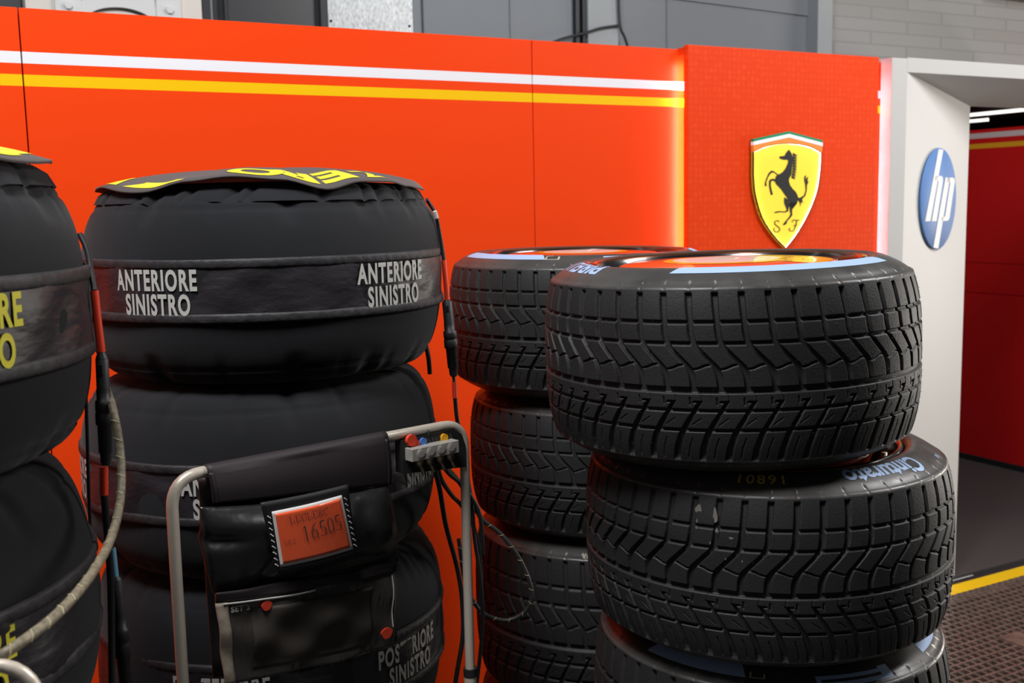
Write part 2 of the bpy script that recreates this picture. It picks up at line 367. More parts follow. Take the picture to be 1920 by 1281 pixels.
# ------------------------------------------------------------------ setting: floor, walls, doorway
def build_setting():
    fl = MB().box(wp, -7, 7, -6, 7, -0.05, 0.0).build('floor', MT['concrete']); struct(fl)
    cp = MB().box(wp, 0.0, 6.5, -5.5, -0.25, 0.0, 0.012).build('floor_carpet', MT['carpet']); struct(cp)
    tl = MB().box(wp, -0.4, 4, -0.232, -0.198, 0.0, 0.008).box(wp, -0.4, 4, -0.25, -0.244, 0.0, 0.014).build('trim_2', MT['skirting']); struct(tl)
    yl = MB().box(wp, 0.15, 4, -0.198, -0.10, 0.0, 0.006).build('trim_3', MT['tape']); struct(yl)
    # grating of interlocking tiles, real bars over a dark plate on the floor
    g = MB(); p = 0.040; u0, u1, d0, d1 = -0.62, 1.5, -0.095, 1.05
    g.box(wp, u0, u1, d0, d1, 0.0, 0.003, 1)
    k = u0
    while k < u1:
        g.box(wp, k, k + 0.011, d0, d1, 0.003, 0.016); k += p
    k = d0 + 0.07
    while k < d1:
        g.box(wp, u0, u1, k, k + 0.010, 0.003, 0.0175); k += p
    g.box(wp, u0, u1, d0, d0 + 0.075, 0.003, 0.0145)
    k = u0; i = 0
    while k < u1:
        for j in range(3):
            dd = d0 + 0.008 + j * 0.024; uu = k + 0.012 * (j % 2)
            g.box(wp, uu, uu + 0.020, dd, dd + 0.011, 0.0145, 0.020)
        k += 0.04
    for (uu, dd) in ((0.23, 0.33), (0.83, 0.33), (-0.37, 0.33), (0.23, 0.93), (0.83, 0.93)):
        g.box(wp, uu, uu + 0.12, dd, dd + 0.12, 0.003, 0.0205)
    struct(g.build('floor_grating', [MT['grating'], MT['plate']]))

    # red partition: three panels with dark joints
    wl = None
    for (a, b) in ((-6.2, -3.258), (-3.2545, -1.7105), (-1.707, -0.06)):
        o = MB().box(wp, a, b, -0.095, -0.055, 0.0, 2.363).build('wall_back' if wl is None else 'wall_panel', MT['wall_red'], wl, bevel=0.0015)
        if wl is None: wl = struct(o)
    MB().box(wp, -6.2, -0.06, -0.13, -0.096, 0.0, 2.36).build('wall_backing', MT['skirting'], wl)

    # white splayed pillar and the header over the doorway
    pl = MB().prism([(-0.10, -0.16), (-0.10, 0.0), (-0.012, 0.0), (0.706, -0.2725), (0.706, -0.31)], wp, 0.0, 2.374)
    pil = struct(pl.build('wall_pillar', MT['white_panel'], bevel=0.002))
    hd = MB().prism([(0.0005, 2.378), (0.0005, 2.320), (-0.2725, 2.228), (-0.2725, 2.378)], lambda d, z, u: wp(u, d, z), -0.014, 3.6)
    hd.build('header', MT['white_panel'], pil, bevel=0.0015)
    MB().box(wp, 0.60, 0.80, -0.30, -0.232, 0.0, 0.004).build('threshold', MT['sign_white'], pil)

    # room beyond the doorway
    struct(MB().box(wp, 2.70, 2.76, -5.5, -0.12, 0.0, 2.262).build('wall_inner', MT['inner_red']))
    struct(MB().box(wp, 2.685, 2.70, -5.5, -0.12, 0.012, 0.05).build('baseboard_inner', MT['skirting']))
    struct(MB().box(wp, 0.71, 6.5, -5.5, -2.11, 2.60, 2.64).build('ceiling_inner', MT['ceil_dark']))
    struct(MB().box(wp, 6.4, 6.5, -5.5, -0.28, 0.0, 2.6).build('wall_far', MT['ceil_dark']))
    struct(MB().box(wp, -0.05, 6.5, -5.6, -5.5, 0.0, 2.6).build('wall_deep', MT['ceil_dark']))
    for i, (u, d0, d1, z, lab) in enumerate(((3.33, -3.6, -1.0, 2.41, 'long white tube light above the dark red inner wall, upper of the two'), (3.89, -4.2, -2.66, 2.41, 'short white tube light below the longer one in the dark doorway'))):
        t = thing('tube_light', lab, 'light', wp(u, d0, z), 'tube lights inside the doorway')
        f = lambda a, b, c: wp(u + a, d0 + b, z + c) - t.location
        MB().box(f, -0.014, 0.014, 0, d1 - d0, 0, 0.022).build('diffuser', MT['led_cool'], t)
        MB().box(f, -0.02, 0.02, 0, d1 - d0, 0.022, 0.07).build('housing', MT['ceil_dark'], t)
        for b in (0.2, 1.1): MB().box(f, -0.008, 0.008, b, b + 0.016, 0.07, 0.189).build('hanger', MT['ceil_dark'], t)

    # old building behind, seen above the partition
    Z0, Z1 = 2.56, 4.4
    gw = struct(MB().box(wp, -1.30, 1.40, -2.10, -2.0, Z0, Z1).build('wall_grey', MT['grey_wall']))
    for u in (-1.243, -0.738, 0.28): MB().box(wp, u, u + 0.008, -2.0, -1.994, Z0, Z1).build('seam', MT['dark_frame'] if u == -1.243 else MT['grey_wall'], gw)
    MB().box(wp, -0.345, -0.322, -2.0, -1.972, Z0, Z1).build('conduit', MT['dark_frame'], gw)
    MB().box(wp, -0.300, -0.285, -2.0, -1.972, Z0, Z1).build('conduit', MT['dark_frame'], gw)
    MB().box(wp, -0.274, -0.078, -2.0, -1.96, Z0, Z1).build('pilaster', MT['grey_light'], gw)
    MB().prism([(0.0, 2.985), (1.36, 2.945), (1.36, 3.9), (0.0, 3.9)], lambda a, z, c: wp(a, -2.0 + c, z), 0, 0.012).build('upper_sheet', MT['grey_wall'], gw)
    struct(MB().box(wp, 1.345, 1.465, -2.02, -1.90, Z0, Z1).build('wall_mullion', MT['grey_light'], bevel=0.004))
    struct(MB().box(wp, 1.465, 7.0, -2.10, -2.0, Z0, Z1).build('wall_blocks', MT['blocks']))
    struct(MB().prism([(2.9, 3.175), (7.0, 3.10), (7.0, 3.4), (2.9, 3.4)], lambda a, z, c: wp(a, -2.0 + c, z), 0, 0.15).build('beam', MT['beam']))
    dp = struct(MB().box(wp, -2.35, -1.74, -2.10, -2.03, Z0, Z1).build('wall_louvre', MT['dark_panel']))
    for (a, b, m) in ((-2.337, -2.300, 'dark_frame'), (-2.300, -2.292, 'grey_wall'), (-2.236, -2.226, 'dark_frame'), (-1.775, -1.744, 'dark_frame')):
        MB().box(wp, a, b, -2.03, -1.99, Z0, Z1).build('frame', MT[m], dp)
    gv = struct(MB().box(wp, -1.741, -1.297, -2.06, -1.985, Z0, Z1).build('wall_sheet', MT['galv'], bevel=0.002))
    for u in (-1.728, -1.318):
        MB().lathe([(0.0, 0.004), (0.006, 0.003), (0.007, 0)], 12).build('screw', MT['dark_frame'], gv, wp(u, -1.984, 2.725))
    gv.children[0].rotation_euler = gv.children[1].rotation_euler = (PI / 2, 0, PI / 2 - AZ)
    struct(MB().box(wp, -3.08, -2.34, -2.12, -1.99, Z0, Z1).build('wall_column', MT['cream'], bevel=0.003))
    struct(MB().box(wp, -6.5, -3.08, -2.3, -2.2, Z0, Z1).build('wall_dark', MT['dark_panel']))
    # pipe collar bolted to the cream column
    pc = thing('pipe_collar', 'white half round pipe collar bolted to the cream column above the red wall', 'pipe', wp(-2.70, -1.99, 2.64))
    f = lambda a, b, c: wp(-2.70 + a, -1.99 + c, 2.64 + b) - pc.location
    ring = arcp(0, 0, 0.150, 0.078, 0, 180, 30); out = arcp(0, 0, 0.17, 0.6, 180, 0, 30)
    body = [(0.17, 0.0)] + ring + [(-0.17, 0.0), (-0.15, 0.12), (-0.12, 0.7), (0.12, 0.7), (0.15, 0.12)]
    MB().prism(body, f, 0.0, 0.012, smooth=False).build('collar', MT['pipe_white'], pc)
    gk = MB(); gk.tube([f(a, b, 0.0125) for a, b in ring], 0.0045, 8); gk.build('gasket', MT['gasket'], pc)
    for sgn in (-1, 1):
        fl_ = MB().box(f, sgn * 0.21 - 0.055, sgn * 0.21 + 0.055, 0.0, 0.14, 0.0, 0.018).build('flange', MT['pipe_white'], pc, bevel=0.004)
        b = MB(); b.prism(arcp(sgn * 0.212, 0.075 if sgn < 0 else 0.083, 0.017, 0.017, 0, 300, 5), f, 0.018, 0.032); b.build('bolt', MT['pipe_white'], fl_)
    # loose cable clipped on the pilaster
    cb = MB(); q = lambda u, z, d=-1.945: wp(u, d, z)
    cb.tube(spline([q(-0.56, 2.66), q(-0.454, 2.703), q(-0.30, 2.745), q(-0.20, 2.775), q(-0.078, 2.797)], 6), 0.007, 8)
    cb.tube(spline([q(-0.086, 3.5), q(-0.084, 3.0), q(-0.076, 2.80), q(-0.045, 2.735), q(-0.015, 2.66)], 6), 0.007, 8)
    tag(cb.build('cable', MT['dark_frame']), 'thin dark cable crossing the pale grey pilaster above the red wall', 'cable')
    # hall around the camera
    struct(MB().box(wp, -6.2, -6.1, -5.6, 6.9, 0.0, 4.9).build('wall_left', MT['grey_wall']))
    struct(MB().box(wp, 6.9, 7.0, -5.6, 6.9, 0.0, 4.9).build('wall_right', MT['grey_wall']))

# ------------------------------------------------------------------ signs
def build_signs():
    # lit red emblem panel
    ep = thing('emblem_panel', 'raised red textured panel edged with warm light, carrying the shield', 'panel', wp(-0.64, -0.05, 0))
    f = lambda a, b, c: wp(a, b, c) - ep.location
    MB().box(f, -1.11, -0.171, -0.022, 0.0, 0.0, 2.372).build('panel_board', MT['emblem_red'], ep, bevel=0.002)
    MB().box(f, -1.04, -0.24, -0.0548, -0.0225, 0.0, 2.36).build('spacer', MT['skirting'], ep)
    for a in (-1.104, -0.187):      # led tape on the back of the board, washing the wall behind its edges
        MB().box(f, a, a + 0.010, -0.0248, -0.0225, 0.02, 2.31).build('light_strip', MT['led_core'], ep)
    MB().box(f, -1.11, -0.171, -0.0548, -0.0225, 2.340, 2.366).build('top_batten', MT['emblem_red'], ep)

    sh = thing('shield_sign', 'yellow shield sign with a black rearing horse on the red emblem panel', 'sign', wp(-0.65, 0.001, 1.86))
    X = lambda x: -0.821 + (1380 + x / 5.122 - 1407) * 0.002638
    Z = lambda y: 2.074 - (230 + y / 5.122 - 248) * 0.001995
    g = lambda x, y, c: wp(X(x), c, Z(y)) - sh.location
    left = [(147, 283), (147, 500), (158, 640), (172, 710), (190, 780), (208, 842), (230, 900), (262, 962), (300, 1020), (336, 1070), (375, 1118), (418, 1164), (462, 1207)]
    right = [(506, 1160), (550, 1106), (586, 1052), (620, 995), (657, 930), (690, 862), (718, 800), (742, 735), (760, 680), (775, 618), (787, 530), (795, 450), (799, 370), (800, 288)]
    top = [(775, 270), (720, 240), (650, 217), (570, 202), (475, 196), (380, 202), (300, 216), (220, 244), (170, 270)]
    body = left + right + top
    MB().prism(body, g, 0.0, 0.007).build('face', MT['shield_yellow'], sh)
    # raised rim, dark outside, lit inside
    n = len(body); cx, cy = 472, 620
    def inset(k):
        o = []
        for i in range(n):
            a, b, c = Vector(body[i - 1]), Vector(body[i]), Vector(body[(i + 1) % n])
            t = ((b - a).normalized() + (c - b).normalized())
            t = t.normalized() if t.length > 1e-6 else (c - b).normalized()
            nrm = Vector((-t.y, t.x)); nrm = nrm if nrm.dot(Vector((cx, cy)) - b) > 0 else -nrm
            o.append((b.x + nrm.x * k, b.y + nrm.y * k))
        return o
    i1, i2 = inset(7), inset(8.5); rm = MB(); ld = MB()
    for i in range(n):
        j = (i + 1) % n
        a0, a1, b0, b1 = body[i], body[j], i1[i], i1[j]
        rm.add([g(*a0, 0.0135), g(*a1, 0.0135), g(*b1, 0.0135), g(*b0, 0.0135), g(*a0, 0.0), g(*a1, 0.0), g(*b1, 0.007), g(*b0, 0.007)], [(0, 1, 2, 3), (0, 4, 5, 1), (3, 2, 6, 7)])
        c0, c1 = i2[i], i2[j]
        ld.add([g(*c0, 0.0125), g(*c1, 0.0125), g(*c1, 0.0095), g(*c0, 0.0095)], [(0, 1, 2, 3)])
    rm.build('rim', MT['brown_edge'], sh); ld.build('edge_light', MT['shield_led'], sh)
    def band(y0, y1, c, name, m):
        MB().prism([(143, 163 + y0), (475, 86 + y0), (806, 166 + y0), (806, 166 + y1), (475, 86 + y1), (143, 163 + y1)], g, 0.0, c).build(name, MT[m], sh)
    band(0, 23, 0.016, 'green_band', 'green'); band(23, 57, 0.016, 'white_band', 'sign_white')
    MB().prism([(143, 220), (475, 143), (806, 223), (800, 287)] + top + [(147, 282)], g, 0.0, 0.015).build('orange_band', MT['sign_orange'], sh)
    hs = MB(); C = 0.0085
    polys = [
        # head, neck, trunk, croup
        [(488, 255), (503, 275), (517, 300), (527, 335), (525, 385), (520, 440), (514, 500), (497, 528), (492, 555), (505, 600), (530, 632), (560, 662), (579, 698), (583, 738), (574, 772), (555, 800), (530, 822), (505, 800), (490, 760), (474, 718), (448, 682), (420, 640), (392, 610), (370, 588), (356, 560), (362, 520), (378, 498), (400, 490), (432, 470), (460, 432), (478, 388), (482, 364), (466, 352), (448, 356), (430, 352), (410, 347), (397, 336), (400, 322), (425, 320), (446, 316), (455, 296), (468, 278)],
        # standing hind leg
        [(560, 760), (582, 735), (574, 775), (548, 808), (529, 830), (527, 858), (531, 886), (512, 912), (484, 940), (470, 975), (440, 984), (444, 966), (466, 940), (498, 902), (511, 876), (503, 852), (500, 815), (486, 770)],
        # raised hind leg
        [(448, 712), (482, 735), (497, 790), (488, 850), (455, 861), (410, 855), (374, 862), (350, 861), (364, 849), (402, 844), (452, 850), (474, 838), (466, 815), (447, 768)],
        # lower foreleg
        [(372, 545), (356, 560), (336, 552), (321, 560), (319, 600), (330, 648), (341, 684), (320, 691), (311, 652), (301, 602), (300, 560), (311, 540), (340, 533)],
        # upper foreleg
        [(382, 505), (352, 478), (333, 474), (312, 490), (291, 525), (276, 570), (281, 601), (261, 606), (262, 574), (276, 530), (296, 482), (322, 457), (346, 462), (385, 492)],
        # tail
        [(575, 712), (600, 722), (640, 698), (655, 650), (650, 592), (640, 552), (640, 520), (659, 496), (656, 540), (681, 512), (673, 560), (686, 562), (669, 602), (668, 652), (655, 702), (624, 735), (633, 772), (615, 762), (604, 812), (599, 768), (584, 748)],
    ]
    for i in range(9):
        y = 300 + i * 27; x = 528 - max(0, i - 5) * 3
        polys.append([(x - 2, y - 14), (x + 16, y - 4), (x + 50 - i, y + 14), (x + 26, y + 10), (x + 42 - i, y + 30), (x + 10, y + 16), (x - 2, y + 20)])
    for p_ in polys: hs.flat(p_, g, C)
    hs.build('horse', MT['black_paint'], sh)
    lt = MB()
    stroke(lt, [(402, 950), (393, 937), (374, 936), (360, 948), (361, 968), (380, 986), (402, 1003), (410, 1024), (398, 1043), (372, 1047), (351, 1032), (350, 1013), (360, 1008)], 11, g, C, 0, 7)
    lt.build('letter', MT['black_paint'], sh)
    lt = MB()
    stroke(lt, [(535, 955), (525, 945), (540, 934), (575, 940), (602, 936)], 8, g, C)
    stroke(lt, [(575, 940), (566, 975), (556, 1015), (540, 1042), (515, 1044), (500, 1028), (505, 1012)], 12, g, C, 0, 5)
    stroke(lt, [(540, 990), (582, 986)], 6, g, C)
    lt.build('letter', MT['black_paint'], sh)

    # round blue sign on the splayed face of the pillar
    rs = thing('round_sign', 'round blue sign with two white letters on the white pillar', 'sign', spl(0.36, 0.002, 1.813), rot=(PI / 2, 0, PI / 2 - AL))
    R_ = 0.2175
    MB().lathe([(0, 0), (R_, 0), (R_, 0.005), (R_ - 0.002, 0.007), (0, 0.007)], 72).build('disc', MT['sign_blue'], rs)
    h = lambda x, y, c: Vector(((x - 398) / 96 * R_, -(y - 850) / 282 * R_, c)); c = 0.0084
    l1 = MB()
    l1.flat([(385, 576), (411, 576), (352, 970), (325, 970)], h, c)
    l1.flat([(372, 722), (402, 722), (411, 728), (415, 742), (385, 972), (359, 972), (389, 752), (386, 748), (368, 748)], h, c)
    l1.build('letter', MT['letter_white'], rs)
    l1 = MB()
    l1.flat([(427, 730), (453, 730), (399, 1128), (372, 1118)], h, c)
    l1.flat([(440, 730), (470, 730), (478, 736), (482, 750), (457, 960), (453, 970), (446, 975), (412, 975), (416, 950), (431, 950), (455, 758), (452, 755), (434, 755)], h, c)
    l1.build('letter', MT['letter_white'], rs)
# ------------------------------------------------------------------ wet weather wheels
def sm(x, a, b):
    t = np.clip((x - a) / (b - a), 0, 1); return t * t * (3 - 2 * t)
SIDE = [(0.3520, 0.0030), (0.3512, 0.0060), (0.3475, 0.0085), (0.3455, 0.0092), (0.3440, 0.0100), (0.3380, 0.0142), (0.3370, 0.0152), (0.3290, 0.0205), (0.3200, 0.0255), (0.3110, 0.0300), (0.3030, 0.0335), (0.2970, 0.0355), (0.2910, 0.0366), (0.2850, 0.0366), (0.2800, 0.0352), (0.2760, 0.0325), (0.2730, 0.0285), (0.2710, 0.0200), (0.2700, 0.0060)]
def side_z(r):
    rr = [p[0] for p in SIDE][::-1]; zz = [p[1] for p in SIDE][::-1]
    return float(np.interp(r, rr, zz))
NP = 50; RT = 0.3675
def tyre_mesh(name, Wd, per, dw, mirror=False, seed=1):
    k = Wd / 0.290; p = 2 * PI * RT / NP
    w = np.unique(np.concatenate([np.arange(0, Wd, dw), [Wd]]))
    t = (w - Wd / 2) / (Wd / 2); R0 = RT - 0.0145 * np.abs(t) ** 3.2
    wk = w / k
    s1 = np.interp(wk, [0, 0.03, 0.049, 0.070, 0.0845, 0.094, 0.105, 0.115, 0.125, 0.133, 0.141, 0.150, 0.163], [0, 0.002, 0.004, 0.0055, 0.009, 0.015, 0.026, 0.036, 0.046, 0.050, 0.0525, 0.054, 0.0545])
    s2 = np.interp(wk, [0.174, 0.187, 0.204, 0.24, 0.27, 0.29], [0.072, 0.066, 0.056, 0.034, 0.024, 0.021])
    b = sm(wk, 0.163, 0.173); s = s1 * (1 - b) + s2 * b
    ker = np.ones(5) / 5; s = np.convolve(np.pad(s, 2, 'edge'), ker, 'valid')
    n = NP * per
    u = (np.arange(per) / per - 0.5) * p            # across one pitch, groove at 0
    U, Wg = np.meshgrid(u, wk); fr = (U / p) % 1.0
    so = 0.0020
    gr = lambda dist, hw: 1 - sm(dist, hw - so * 0.5, hw + so * 0.5)
    D = np.zeros_like(U)
    hw = np.interp(Wg, [0, 0.049, 0.0845, 0.125, 0.163], [0.0054, 0.0050, 0.0050, 0.0056, 0.0048])
    up = (Wg < 0.166)
    D = np.where(up, np.maximum(D, gr(np.abs(U), hw)), D)
    D *= np.where(Wg < 0.012, sm(Wg, 0.0008, 0.0028), 1)
    for (c0, h0, dep) in ((0.0510, 0.0030, 0.75), (0.0868, 0.0028, 0.75), (0.1675, 0.0052, 1.0), (0.2030, 0.0026, 0.75), (0.2375, 0.0028, 0.85)):
        D = np.maximum(D, dep * gr(np.abs(Wg - c0), h0))
    kc = 0.1315 - 0.0085 * fr + 0.0012 * np.sin(2 * PI * fr)
    D = np.maximum(D, np.where(up, 0.8 * gr(np.abs(Wg - kc), 0.0011), 0))
    low = Wg > 0.172
    hw2 = np.interp(Wg, [0.184, 0.190, 0.203, 0.24, 0.29], [0.0034, 0.0032, 0.0036, 0.0050, 0.0056])
    D = np.maximum(D, np.where(Wg > 0.1862, gr(np.abs(U), hw2), 0))
    hook = gr(np.maximum(np.abs(U + 0.0045) - 0.0045, np.abs(Wg - 0.1873) * 1.5), 0.0022); D = np.maximum(D, 0.9 * hook)
    def seg(u0, w0, u1, w1, h0, dep):
        du, dv = u1 - u0, w1 - w0; L2 = du * du + dv * dv
        tt = np.clip(((U - u0) * du + (Wg - w0) * dv) / L2, 0, 1)
        return dep * (1 - sm(np.hypot(U - u0 - tt * du, Wg - w0 - tt * dv), h0 * 0.4, h0 * 1.6))
    D = np.maximum(D, seg(-0.021, 0.180, -0.014, 0.192, 0.0009, 0.45))
    D = np.maximum(D, seg(0.011, 0.227, 0.019, 0.217, 0.0009, 0.3))
    D = np.maximum(D, seg(0.021, 0.252, 0.021, 0.288, 0.0009, 0.45))
    D = np.maximum(D, seg(-0.004, 0.174, 0.003, 0.186, 0.0007, 0.2))
    # rounded block edges at shoulder end
    D *= np.where(Wg > 0.283, 1 - 0.3 * sm(Wg, 0.283, 0.29), 1)
    depth = 0.0078
    rad = R0[:, None] - depth * np.tile(D, (1, NP))
    ang = (np.arange(n) / n * 2 * PI - PI / NP)[None, :] + (s / RT)[:, None]
    r_ = np.random.default_rng(seed); rad = rad + r_.normal(0, 0.00012, rad.shape)
    zt = Wd / 2
    rows = [(rad, ang, np.full_like(rad, 1) * (zt - w)[:, None])]
    a_top = ang[0]; a_bot = ang[-1]
    def side(sign, a0):
        rr = []; aa = []; zz = []
        for i, (r, z) in enumerate(SIDE):
            rl = np.full(n, r); zl = np.full(n, sign * (zt + z))
            if 0 < i < 6:   # small radial ticks and a moulded ledge on the shoulder
                ph = (np.arange(n) % per) / per - 0.5; rl = rl - 0.0012 * np.exp(-(ph * 18) ** 2)
            rr.append(rl); aa.append(a0); zz.append(zl)
        return np.array(rr), np.array(aa), np.array(zz)
    T_ = side(1, a_top); B_ = side(-1, a_bot)
    Rr = np.concatenate([T_[0][::-1], rows[0][0], B_[0]]); An = np.concatenate([T_[1][::-1], rows[0][1] * np.ones_like(rad), B_[1]])
    Zz = np.concatenate([T_[2][::-1], rows[0][2], B_[2]])
    if mirror: An = -An
    V = np.stack([Rr * np.cos(An), Rr * np.sin(An), Zz], -1).reshape(-1, 3)
    m = Rr.shape[0]; i, j = np.meshgrid(np.arange(m - 1), np.arange(n), indexing='ij'); j2 = (j + 1) % n
    Q = np.stack([i * n + j, (i + 1) * n + j, (i + 1) * n + j2, i * n + j2], -1).reshape(-1, 4)
    if mirror: Q = Q[:, ::-1]
    ns = len(SIDE); mi = np.where((i < ns - 1) | (i >= m - ns), 1, 0).reshape(-1)
    tris = None
    if per >= 30:   # little moulding hairs
        hv, ht = [], []; base = len(V)
        for _ in range(900):
            a = r_.uniform(0, 2 * PI); wv = r_.uniform(0.004, Wd - 0.01); R = float(np.interp(wv, w, R0)) - 0.001; L = r_.uniform(0.002, 0.0055)
            for (da, dz, rr) in ((-0.0014, -0.0004, R), (0.0014, -0.0004, R), (0, 0.0006, R), (r_.normal(0, 0.004), r_.normal(0, 0.001), R + L)):
                hv.append((rr * math.cos(a + da), rr * math.sin(a + da), zt - wv + dz))
            o = base + len(hv) - 4; ht += [(o, o + 1, o + 3), (o + 1, o + 2, o + 3), (o + 2, o, o + 3)]
        V = np.concatenate([V, np.array(hv)]); tris = np.array(ht); mi = np.concatenate([mi, np.zeros(len(ht), int)])
    return np_mesh(name, V, Q, [MT['rubber'], MT['sidewall']], mi, tris)
def on_side(Wd):
    """frame of the upper sidewall: angle in degrees (seen from above, anticlockwise), radius, lift"""
    return lambda a, r, c: Vector((r * math.cos(math.radians(a)), r * math.sin(math.radians(a)), Wd / 2 + side_z(r) + c))
def arc_mark(mb, f, a0, a1, r0, r1, mi=0, c=0.0006, slant=0.0):
    n = max(4, int(abs(a1 - a0) / 1.5)); rs = np.linspace(r0, r1, 6); vs = []
    for i in range(n + 1):
        for k, r in enumerate(rs): vs.append(f(a0 + (a1 - a0) * i / n + slant * (k / 5 - 0.5) * (1 if i == n else (-1 if i == 0 else 0)), float(r), c))
    mb.add(vs, [(i * 6 + k, i * 6 + k + 1, (i + 1) * 6 + k + 1, (i + 1) * 6 + k) for i in range(n) for k in range(5)], mi, True)
def arc_text(mb, f, body, a_mid, r0, height, mi=0, offset=0.02, xs=1.0, c=0.0007, space=1.0):
    vs, fs = text_tris(body, height / 0.7, offset * height / 0.7, xs, space); vs, fs = split_long(vs, fs, 0.012)
    mb.add([f(a_mid - math.degrees(x / (r0 + height / 2)), r0 + y, c) for x, y in vs], fs, mi)
def rim_parts(t, Wd, cover='plain'):
    zt = Wd / 2
    rm = MB(); pr = [(0.2705, -0.02), (0.2712, 0.024), (0.2690, 0.0325), (0.2650, 0.0345), (0.2610, 0.0320), (0.2580, 0.0240), (0.2520, 0.010), (0.2480, -0.04), (0.2460, -0.12), (0.16, -0.125), (0.0, -0.125)]
    rm.lathe([(r, zt + z) for r, z in pr], 96); rm.build('rim', MT['rim'], t)
    rg = MB(); rg.lathe([(0.2658, zt + 0.0350), (0.2622, zt + 0.0336), (0.2600, zt + 0.0302)], 96); rg.build('rim_ring', MT['rim_reflection'], t)
    for k in range(10):
        a = 2 * PI * k / 10 + 0.2; st = MB(); st.lathe([(0.0, 0.0), (0.006, 0.0), (0.006, -0.10)], 10, 0, (0.236 * math.cos(a), 0.236 * math.sin(a), zt + 0.020))
        st.build('wheel_stud', MT['steel'], t)
    cv = MB(); cv.lathe([(0.0, zt + 0.0345), (0.075, zt + 0.0338), (0.20, zt + 0.0285), (0.213, zt + 0.0255), (0.216, zt + 0.018), (0.19, zt - 0.03)], 96)
    c = cv.build('wheel_cover', MT['cover_red'], t)
    dz = lambda r: zt + float(np.interp(r, [0, 0.075, 0.2, 0.213], [0.0345, 0.0338, 0.0285, 0.0255])) + 0.0006
    f = lambda a, r, h: Vector((r * math.cos(math.radians(a)), r * math.sin(math.radians(a)), dz(r) + h))
    yr = MB(); arc_mark(yr, f, 0, 360, 0.105, 0.125, 0, 0.0); arc_mark(yr, f, -50, 60, 0.125, 0.205, 0, 0.0) if cover == 'yellow' else None
    yr.build('yellow_paint', MT['cover_yellow'], c)
    wr = MB(); arc_mark(wr, f, 0, 360, 0.012, 0.105, 0, 0.0); wr.build('white_paint', MT['cover_white'], c)
    nt_ = MB(); nt_.prism(arcp(0, 0, 0.026, 0.026, 0, 300, 5), lambda a, b, h: Vector((a, b, zt + h)), 0.033, 0.0358); nt_.build('wheel_nut', MT['steel'], c)
MESH = {}
def wheel(name, label, cat_mesh, Wd, loc, rotz=0.0, tilt=(0, 0), group=None, full=True, marks=None, cover='plain'):
    t = thing(name, label, 'wheel', loc, group, rot=(tilt[0], tilt[1], 0))
    o = link('tyre', MESH[cat_mesh], t); o.rotation_euler = (0, 0, rotz)
    if full: rim_parts(t, Wd, cover)
    if marks: marks(t, on_side(Wd))
    return t
